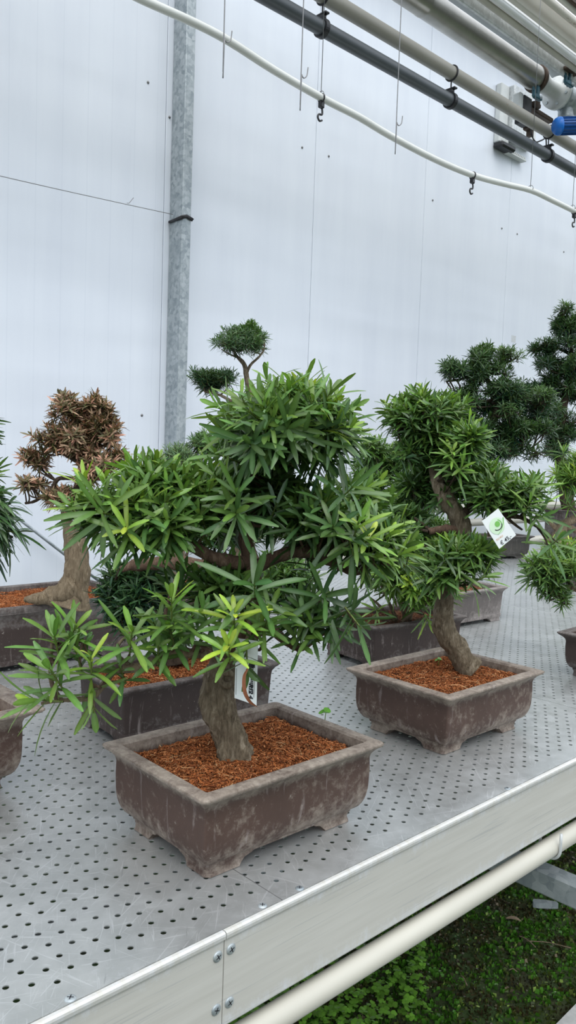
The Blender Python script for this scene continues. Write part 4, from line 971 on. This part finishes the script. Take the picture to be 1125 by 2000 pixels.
tag(m.build('brace_rod', MAT['galv'], smooth=True), 'slanting grey-green brace rod running down the wall behind the dying bonsai', 'rod')
# wall screws
pro = None
for i, (u, v) in enumerate(((590, 288), (642, 305), (980, 446), (1010, 457), (289, 161), (277, 811), (331, 229), (1101, 492), (845, 391))):
    p = ony(u, v, yw-.0005)
    if pro is None:
        mb = MB(); mb.lathe([(0, .0065), (.0015, .0065), (.002, .004), (.005, .004), (.0055, .0001)], (0, 0, 0), (0, -1, 0), 12); pro = mb.build('wall_screw', MAT['wire'], None, True); o = pro
    else: o = pro.copy(); COL.objects.link(o)
    o.location = tuple(p); tag(o, 'small screw head or rivet on the white wall panels', 'screw', 'wall panel screws')
m = MB(); a = ony(1000, 668, yw-.0008); m.bbox(a-(.01, 0, 0), a+(.05, .0006, .05), .0002); tag(m.build('tape_residue', MAT['tape']), 'square patch of old tape on the wall above the right-hand trees', 'tape')
# heating pipes along the wall behind the bench
for i, (y, z, r) in enumerate(((2.30, .735, .030), (2.36, .88, .026), (2.36, .98, .026))):
    m = MB(); m.tube([(x, y, z) for x in np.linspace(2.35, 9.5, 20)], r, 16)
    tag(m.build('wall_pipe', MAT['pipe_cream'], smooth=True), ['lowest pale heating pipe running behind the bench', 'middle pale heating pipe running behind the bench', 'upper pale heating pipe running behind the bench'][i], 'pipe', 'heating pipes behind the bench')

# ================================================================ OVERHEAD PIPES
def kz(k, y): return CAM[2]+k*(y-CAM[1])
YP = 1.70
Zd, Zw = kz(.726, YP), kz(.7795, YP)
m = MB(); m.tube([(x, YP, Zd) for x in np.linspace(-1, 9, 30)], .0295, 24)
tag(m.build('overhead_pipe', MAT['dark_pipe'], smooth=True), 'dark grey plastic pipe slung in black clamps below the cream pipe', 'pipe')
m = MB(); m.tube([(x, YP, Zw) for x in np.linspace(-1, 9, 30)], .0315, 24)
tag(m.build('overhead_pipe', MAT['pipe_white'], smooth=True), 'rust-spotted cream pipe carrying the dark grey pipe overhead', 'pipe')
clampA = None
for i, u in enumerate((629, 880, 1070)):
    x = ony(u, {629: 48, 880: 190, 1070: 300}[u], YP)[0]
    t = thing('pipe_hanger', ['leftmost black clamp hanging the dark grey pipe', 'middle black clamp hanging the dark grey pipe', 'rightmost black clamp hanging the dark grey pipe, near the blue motor'][i], 'clamp', (x, YP, Zd), 0, 'clamps on the dark grey pipe')
    m = MB()
    for s in (-1,):
        n = 28; V = []; Fc = []
        for k in range(n):
            an = 2*PI*k/n
            for (r, xx) in ((.0297, -.011), (.0375, -.011), (.0375, .011), (.0297, .011)): V.append((xx, r*math.cos(an), r*math.sin(an)))
        for k in range(n):
            for q in range(4): Fc.append((k*4+q, k*4+(q+1) % 4, ((k+1) % n)*4+(q+1) % 4, ((k+1) % n)*4+q))
        m.add(V, Fc)
    m.bbox((-.010, -.016, .034), (.010, .016, .052), .003); m.bbox((-.012, -.030, .048), (.012, .030, .056), .002)
    m.build('clamp', MAT['black'], t)
    m = MB(); m.tube([(0, 0, .052), (0, 0, Zw-Zd-.034)], .0035, 8); m.build('rod', MAT['black'], t)
    m = MB(); m.tube([(0, .0345*math.sin(a), Zw-Zd-.0345*math.cos(a)) for a in np.linspace(0, 2*PI, 25)], .0042, 6); m.build('strap', MAT['black'], t)
# big aluminium clad duct with couplings and valve
YB = 1.75; ZBg = kz(.8765, YB); XE = ony(1046, 152, YB)[0]
t = thing('insulated_duct', 'large shiny aluminium-clad pipe ending in a flanged valve at the upper right', 'pipe', (XE, YB, ZBg))
m = MB(); rb = .0615
m.lathe([(-5.2, rb), (-1.015, rb), (-1.01, rb+.0015), (-.995, rb+.0015), (-.99, rb), (-.05, rb), (-.045, rb+.002), (-.012, rb+.002), (-.004, rb*.97), (-.003, .04)], (0, 0, 0), (1, 0, 0), 40); m.build('cladding', MAT['alu_pipe'], t, True)
m = MB(); m.lathe([(-.002, rb+.004), (-.002, rb+.010), (.02, rb+.010), (.022, rb+.002), (.022, .04)], (0, 0, 0), (1, 0, 0), 36); m.build('pipe_collar', MAT['brown_metal'], t, True)
m = MB(); m.lathe([(.018, .062), (.05, .058), (.10, .046), (.20, .045), (.215, .052), (.222, .088), (.245, .088), (.247, .05)], (0, 0, 0), (1, 0, 0), 36); m.build('flange_pipe', MAT['white_box'], t, True)
for k in range(6):
    an = k*PI/3+.3; m = MB(); m.lathe([(.213, .008), (.213, .0001)][::-1]+[(.221, .008), (.2225, .009)], (0, .070*math.cos(an), .070*math.sin(an)), (1, 0, 0), 6); m.build('bolt', MAT['galv'], t)
m = MB(); m.lathe([(.247, .086), (.262, .086), (.264, .07), (.33, .072), (.42, .078), (.50, .07), (.52, .085), (.54, .085), (.55, .05), (3.0, .05)], (0, 0, 0), (1, 0, 0), 36); m.build('valve_body', MAT['galv'], t, True)
m = MB(); m.lathe([(-.01, .035), (.06, .042), (.085, .044), (.095, .05), (.105, .048), (.11, .02)], (.33, 0, -.02), (.05, -.1, -1), 28); m.build('valve_bonnet', MAT['galv'], t, True)
def clampset(root, x, y, z, k):
    m = MB(); m.bbox((x-.02*k, y-.012*k, z-.075*k), (x+.02*k, y+.012*k, z+.01*k), .004*k); m.build('clamp_stem', MAT['teal'], root)
    m = MB(); m.bbox((x-.055*k, y-.02*k, z-.105*k), (x+.055*k, y+.02*k, z-.07*k), .006*k); m.bbox((x-.075*k, y-.015*k, z-.10*k), (x-.05*k, y+.015*k, z-.04*k), .005*k); m.bbox((x-.085*k, y-.008*k, z-.055*k), (x-.06*k, y+.008*k, z-.02*k), .003*k); m.build('clamp_jaw', MAT['teal'], root)
    m = MB(); m.lathe([(-.03*k, .014*k), (.03*k, .014*k)], (x+.02*k, y, z-.085*k), (0, 1, 0), 12); m.build('clamp_bolt', MAT['galv'], root, True)
clampset(t, -.02, -.03, -.062, .62)
# shoe bracket, gearbox and cable under the duct end
g0 = ony(1040, 215, 1.80)
t2 = thing('valve_actuator', 'black and white actuator box on a bracket below the aluminium pipe end', 'actuator', g0)
m = MB(); m.bbox((-.135, -.03, -.11), (-.055, .03, .035), .006); m.build('housing', MAT['black'], t2)
m = MB(); m.bbox((-.175, -.028, -.095), (-.137, .028, .04), .010); m.build('cover', MAT['white_box'], t2)
m = MB(); m.bbox((-.03, -.02, -.015), (.20, .02, .012), .005); m.bbox((.0, -.03, .012), (.04, .03, .035), .004); m.build('bracket', MAT['brown_metal'], t2)
m = MB(); m.bbox((-.055, -.025, -.12), (-.01, .025, .0), .006); m.bbox((-.03, -.015, -.15), (.0, .015, -.11), .003); m.lathe([(0, .028), (.03, .028)], (-.01, -.02, .0), (0, 0, 1), 14); m.build('gear_case', MAT['brown_metal'], t2)
m = MB(); c0 = g0; cc = [ony(1036, 240, 1.78)-g0, ony(1038, 262, 1.78)-g0, ony(1046, 277, 1.78)-g0, ony(1058, 274, 1.78)-g0, ony(1066, 271, 1.78)-g0, ony(1067, 288, 1.78)-g0]
m.tube(crom(cc, 5), .004, 8); m.build('cable', MAT['black'], t2, True)
g1 = ony(1106, 246, 1.585)
t3 = thing('electric_motor', 'small blue electric motor with cooling fins at the right edge among the overhead pipes', 'motor', g1)
t3.scale = (.82, .82, .82); dx = np.array([.82, -.55, .12]); dx /= np.linalg.norm(dx)
m = MB(); m.lathe([(-.045, .052), (.085, .052), (.09, .04)], (0, 0, 0), dx, 28)
for k in range(18):
    an = 2*PI*k/18; e = np.cross(dx, (0, 0, 1.0)); e /= np.linalg.norm(e); f = np.cross(dx, e); rr_ = e*math.cos(an)+f*math.sin(an); tt = np.cross(dx, rr_)
    q = [rr_*.050+tt*s*.0018+dx*x for x in (-.04, .08) for s in (-1, 1)]+[rr_*.0575+tt*s*.0012+dx*x for x in (-.04, .08) for s in (-1, 1)]
    m.add(q, [(0, 1, 3, 2), (4, 6, 7, 5), (0, 4, 5, 1), (2, 3, 7, 6), (0, 2, 6, 4), (1, 5, 7, 3)])
m.build('finned_body', MAT['blue'], t3)
m = MB(); m.lathe([(-.088, .02), (-.087, .038), (-.075, .050), (-.058, .0575), (-.044, .0575), (-.044, .03)], (0, 0, 0), dx, 28); m.build('fan_cover', MAT['blue_light'], t3, True)
m = MB(); m.lathe([(.086, .05), (.10, .052), (.11, .03), (.16, .03), (.162, .05), (.18, .05)], (0, 0, 0), dx, 24); m.lathe([(-.2, .016), (.26, .016)], dx*.145, (0, 0, 1), 14); m.build('gear_end', MAT['galv_light'], t3, True)
# channel with two pipes, then tube, light gap, gutter, rusty pipe
Yc = 1.70
def bar(name, k0, k1, y, m_, label, cat, box=False, x0=-1, x1=9.5, dy=.05):
    z0, z1 = kz(k0, y), kz(k1, y); mb = MB()
    if box: mb.bbox((x0, y, z0), (x1, y+dy, z1), .004)
    else:
        dk = math.atan(k1)-math.atan(k0); kc = math.tan((math.atan(k0)+math.atan(k1))/2); dist = math.hypot(y-CAM[1], kz(kc, y)-CAM[2]); r = dist*math.tan(dk/2)
        mb.tube([(x, y, kz(kc, y)) for x in np.linspace(x0, x1, 24)], r, 24)
    o = mb.build(name, m_, smooth=not box); tag(o, label, cat); return o
XC = ony(1106, 150, 1.70)[0]
bar('steel_channel', .9275, .9520, 1.60, MAT['galv_light'], 'grey steel channel running overhead beside the aluminium pipe', 'channel', True, x1=XC, dy=.02)
bar('overhead_pipe', .9500, .9690, 1.56, MAT['pipe_cream'], 'thin cream pipe with flaking paint along the steel channel', 'pipe')
bar('overhead_pipe', .9690, .9905, 1.53, MAT['tube'], 'thick pale grey tube overhead at the top right', 'pipe')
bar('roof_gutter', 1.007, 1.052, 1.50, MAT['beige'], 'beige gutter beam overhead at the top right corner', 'gutter', True, dy=.03)
bar('overhead_pipe', 1.050, 1.0745, 1.44, MAT['pipe_rusty'], 'white pipe streaked with rust in the top right corner', 'pipe')
bar('overhead_pipe', 1.077, 1.100, 1.44, MAT['tube'], 'pale grey pipe in the extreme top right corner above the rusty pipe', 'pipe')
bar('steel_channel', 1.104, 1.15, 1.40, MAT['brown_metal'], 'dark steel channel in the extreme top right corner', 'channel', True, dy=.02)
cs = ony(1108, 160, 1.60)
t4 = thing('pipe_bracket', 'teal iron bracket below the end of the steel channel at the right edge', 'bracket', cs)
clampset(t4, .02, 0, .05, .62)
m = MB(); m.bbox((-.05, -.03, .048), (.07, .03, .066), .004); m.build('shoe', MAT['brown_metal'], t4)
m = MB(); m.tube([(.03, 0, .02), (.03, .0, .14)], .012, 10); m.build('stem', MAT['galv'], t4, True)

# ---- thin white hose with wires and hooks
YT = 1.3
pts = []
for (u, v) in ((150, -62), (280, 0), (374, 42), (445, 79), (535, 137), (628, 191), (700, 228), (760, 264), (845, 309), (920, 341), (980, 358), (1037, 372), (1080, 392), (1125, 414), (1250, 476), (1400, 560)):
    pts.append(ony(u, v, YT))
pts = [pts[0]+(-2.2, 0, .02), pts[0]+(-1.1, 0, -.03)]+pts+[pts[-1]+(1.6, 0, .05), pts[-1]+(3.4, 0, .0)]
m = MB(); m.tube(crom(pts, 4), .0125, 14)
tag(m.build('irrigation_pipe', MAT['pvc'], smooth=True), 'thin sagging white plastic pipe crossing the wall diagonally', 'pipe')
def hookmesh(): 
    m = MB(); m.bbox((-.010, -.008, -.032), (.010, .008, -.008), .003)
    m.tube(crom([(.003, 0, -.03), (.006, 0, -.042), (.004, 0, -.052), (-.010, 0, -.055), (-.014, 0, -.066), (-.006, 0, -.075), (.006, 0, -.070)], 4), .0035, 6)
    m.tube([(0, .0145*math.sin(a), -.0145*math.cos(a)) for a in np.linspace(0, 2*PI, 21)], .0025, 5); return m
hk = None
for i, (u, v) in enumerate(((628, 192), (923, 343), (1122, 413))):
    p = ony(u, v, YT)
    if hk is None: hk = hookmesh().build('pipe_hook', MAT['black'], smooth=True); o = hk
    else: o = hk.copy(); COL.objects.link(o)
    o.location = tuple(p); tag(o, ['small dark hook under the thin white pipe, leftmost', 'small dark hook under the thin white pipe, middle one', 'small dark hook under the thin white pipe at the right edge'][i], 'hook', 'hooks under the thin white pipe')
m = MB(); m.bbox((-1, YT-.02, 4.10), (9.5, YT+.02, 4.14), .003); struct(m.build('trim_2', MAT['galv']))
for i, (u, v) in enumerate(((627, 186), (1036, 368), (1118, 406))):
    p = ony(u, v, YT); m = MB(); m.tube([p+(0, 0, -.001), (p[0], YT, 4.10)], .0013, 5)
    m.tube([p+ZU*(-.001+.0002)+np.array([0, .0138*math.sin(a), -.0138*math.cos(a)]) for a in np.linspace(0, 2*PI, 17)], .0013, 5)
    tag(m.build('hanging_wire', MAT['wire'], smooth=True), ['thin wire holding up the white plastic pipe, left one', 'thin wire holding up the white plastic pipe, below the actuator box', 'thin wire holding up the white plastic pipe, at the right edge'][i], 'wire', 'wires of the thin white pipe')
# long J hooks
YJ = 1.15
for i, (u, v, su) in enumerate(((437, 80, .016), (588, 150, .016), (774, 243, .018))):
    p = ony(u, v, YJ); h = .037
    P = [(p[0], YJ, 4.12), (p[0], YJ, p[2]+.03), (p[0]+.003, YJ, p[2]+.008), (p[0]+su*.7, YJ, p[2]), (p[0]+su*1.5, YJ, p[2]+.012), (p[0]+su*1.75, YJ, p[2]+h)]
    m = MB(); m.tube(crom(P, 5), .0017, 6)
    tag(m.build('wire_hook', MAT['wire'], smooth=True), ['long wire hook hanging at the upper left, crossing the thin white pipe', 'long wire hook hanging in front of the dark grey pipe, middle one', 'longest wire hook hanging in front of the cream pipe, rightmost'][i], 'hook', 'long wire hooks')
m = MB(); m.bbox((-1, YJ-.015, 4.12), (9.5, YJ+.015, 4.15), .003); struct(m.build('trim_3', MAT['galv']))
# ---- switch panel on the wall
p = ony(962, 296, yw)
s = thing('wall_control_panel', 'white and grey control box with conduits on the wall behind the overhead pipes', 'control box', (p[0], yw, p[2]))
m = MB(); m.bbox((0, -.05, .06), (.10, -.001, .46), .006); m.build('conduit_box', MAT['white_box'], s)
m = MB(); m.bbox((.104, -.09, .10), (.30, -.001, .47), .008); m.build('housing', MAT['galv_light'], s)
m = MB(); m.bbox((.32, -.07, .12), (.45, -.001, .30), .008); m.bbox((.30, -.06, .42), (.40, -.001, .50), .008); m.build('switch_box', MAT['white_box'], s)
m = MB(); m.bbox((-.005, -.085, .02), (.17, -.001, .06), .012); m.bbox((.26, -.08, .22), (.33, -.05, .30), .006); m.build('cable_gland', MAT['black'], s)
m = MB()
for x in (.03, .07, .11): m.tube([(x, -.04, .05), (x, -.04, .12)], .014, 10)
m.build('conduit', MAT['white_box'], s, True)
m = MB(); m.bbox((.13, -.05, .018), (.37, -.004, .030), .003)
for k in range(9): m.bbox((.18+k*.021, -.05, .028), (.189+k*.021, -.004, .046), .002)
m.build('perforated_strip', MAT['white_box'], s)

# ================================================================ GROUND
def gz(x, y): return -.012+.016*noise.fractal(Vector((x*7, y*7, 2)), .6, 2, 5)
def moss():
    rs = np.random.RandomState(3); n = 42000
    V = np.zeros((n, 4, 3)); C = np.ones((n, 4, 4)); 
    for i in range(n):
        x = .75+2.0*rs.rand(); y = .02+.75*rs.rand()
        d = noise.fractal(Vector((x*9, y*9, 5)), .6, 2, 4)
        z = gz(x, y); s = .005+.007*rs.rand()*(1.0 if d > 0 else .6); a = rs.rand()*2*PI; tl = rs.rand()*.9+.2
        ux, uy = math.cos(a)*s*.5, math.sin(a)*s*.5; h = s*tl
        V[i] = [(x-ux, y-uy, z), (x+ux, y+uy, z), (x+ux*.7-uy*.5, y+uy*.7+ux*.5, z+h), (x-ux*.7-uy*.5, y-uy*.7+ux*.5, z+h)]
        k = .6+rs.rand()*1.3
        c = (.05, .145, .014) if d > .05 else ((.06, .085, .018) if d > -.15 else (.045, .038, .016))
        if rs.rand() < .06: c = (.18, .26, .06)
        if rs.rand() < .03: c = (.16, .13, .09)
        C[i, :, :3] = np.array(c)*k
    F_ = np.arange(n*4).reshape(n, 4)
    o = mesh_obj('moss', V.reshape(-1, 3), F_, MAT['leaf'], smooth=False, col=C.reshape(-1, 4)); tag(o, 'dark green moss and tiny weeds growing on the earth below the bench', 'moss', kind='stuff')
moss()
def clover():
    rs = np.random.RandomState(5); V = []; Fc = []; C = []
    for _ in range(3600):
        x = .85+1.1*rs.rand(); y = .3+.5*rs.rand()
        px = proj_px((x, y, 0))
        d = noise.fractal(Vector((x*6, y*6, 9)), .6, 2, 3)
        e = (x-1.34)/.32; f = (y-.54)/.15
        if e*e+f*f > 1.0+.6*d: continue
        if rs.rand() > .5: continue
        z = gz(x, y)+.006+.028*rs.rand(); a0 = rs.rand()*2*PI; r = .0042+.004*rs.rand(); k = .6+.7*rs.rand()
        for j in range(3):
            a = a0+j*2.094; c = np.array([x+math.cos(a)*r, y+math.sin(a)*r, z]); ti = rs.randn()*.25
            b = len(V); V.append(c+(0, 0, .0004))
            for q in range(8):
                t = 2*PI*q/8; rr = r*(.95 if q != 0 else .72)
                V.append(c+np.array([math.cos(t+a)*rr, math.sin(t+a)*rr, math.sin(t)*rr*ti]))
            Fc += [(b, b+1+q, b+1+(q+1) % 8) for q in range(8)]; C += [(.17*k, .38*k, .045*k, 1)]*9
        b = len(V); V += [(x, y, z-.001), (x+.0008, y, z-.001), (x+.0008, y+.004, gz(x, y)), (x, y+.004, gz(x, y))]; Fc.append((b, b+1, b+2, b+3)); C += [(.2, .22, .08, 1)]*4
    o = mesh_obj('clover', V, Fc, MAT['leaf'], smooth=False, col=C); tag(o, 'patch of bright green clover growing on the moss below the bench edge', 'clover', kind='stuff')
def proj_px(P): return None
clover()
p = onz(1003, 1797, .008)
o = leafblade('fallen_leaf', [p+(-.012, .016, 0), p+(-.004, .006, .004), p+(.004, -.006, .004), p+(.010, -.018, -.001)], .016, (.30, .22, .15), n_=(0, 0, 1)); tag(o, 'small pale brown dead leaf lying on the moss right of the clover', 'leaf')
p = onz(1065, 1764, .012); mb = MB(); V = []
q = [(-.035, .006), (-.03, .014), (.0, .012), (.034, .004), (.036, -.006), (.01, -.008), (-.02, -.008), (-.036, -.004)]
V = [p+RH*a+FH*b+ZU*.004 for a, b in q]+[p+RH*a+FH*b-ZU*.012 for a, b in q]
mb.add(V, [tuple(range(8))[::-1], tuple(range(8, 16))]+[(k, (k+1) % 8, 8+(k+1) % 8, 8+k) for k in range(8)]); tag(mb.build('flat_stone', MAT['galv']), 'flat grey-green stone shard lying on the moss below the cross beam', 'stone')
for i, (a, b) in enumerate((((1028, 1838), (1116, 1852)), ((1014, 1828), (1046, 1850)), ((994, 1895), (1010, 1898)), ((900, 1905), (912, 1925)))):
    A, B = onz(*a, .012), onz(*b, .012); m = MB(); m.tube(crom([A, (A+B)/2+ZU*.004+FH*.003, B], 4), .0016, 5, True, .3, 60)
    tag(m.build('twig', MAT['bark_tan'], smooth=True), ['long thin dry twig lying on the moss at the right edge', 'short bent twig below the dead leaf', 'tiny pale twig on the moss right of the clover', 'small pale twig beside the clover patch near the bottom'][i], 'twig')
# concrete kerb at the bottom right corner
m = MB(); A = onz(1083, 2003, .03); B = onz(1128, 1957, .03); d = (B-A); d[2] = 0; d /= np.linalg.norm(d); nn = np.array([d[1], -d[0], 0])
if nn@np.array([-FH[0], -FH[1], 0]) < 0: nn = -nn
A2 = A-d*.8; B2 = B+d*1.2; P = [A2, B2, B2+nn*.4, A2+nn*.4]
V = [q for q in P]+[q-ZU*.07 for q in P]; m.add(V, [(0, 3, 2, 1), (4, 5, 6, 7), (0, 1, 5, 4), (1, 2, 6, 5), (2, 3, 7, 6), (3, 0, 4, 7)])
tag(m.build('concrete_kerb', MAT['concrete']), 'grey concrete path edge in the bottom right corner', 'kerb')

# ================================================================ LIGHT
w = bpy.data.worlds.new('overcast_sky'); SC.world = w; w.use_nodes = True; nt = w.node_tree; bg = nt.nodes['Background']
tc = nd(nt, 'ShaderNodeTexCoord'); z = sep(nt, tc.outputs['Generated'])[2]
n2 = noi(nt, tc.outputs['Generated'], 2.2, 3, .5)
c = ramp(nt, z, [(0.0, (.03, .035, .03)), (.06, (.36, .40, .43)), (.35, (.72, .80, .90)), (.75, (.96, 1.0, 1.06))])
c = mixc(nt, .35, c, ramp(nt, n2, [(.35, (.55, .57, .6)), (.65, (1.0, 1.0, 1.0))]), 'MULTIPLY')
L(nt, c, bg.inputs['Color']); bg.inputs['Strength'].default_value = 1.25
sun = bpy.data.lights.new('sun', 'SUN'); sun.energy = 1.0; sun.angle = math.radians(50); sun.color = (1, .98, .94)
so = bpy.data.objects.new('sun', sun); COL.objects.link(so)
d = Vector((.35, .55, -1.0)); so.rotation_euler = d.to_track_quat('-Z', 'Y').to_euler()
SC.view_settings.view_transform = 'Standard'; SC.view_settings.look = 'None'; SC.view_settings.gamma = 1; SC.view_settings.use_curve_mapping = False
SC.view_settings.exposure = 0.68
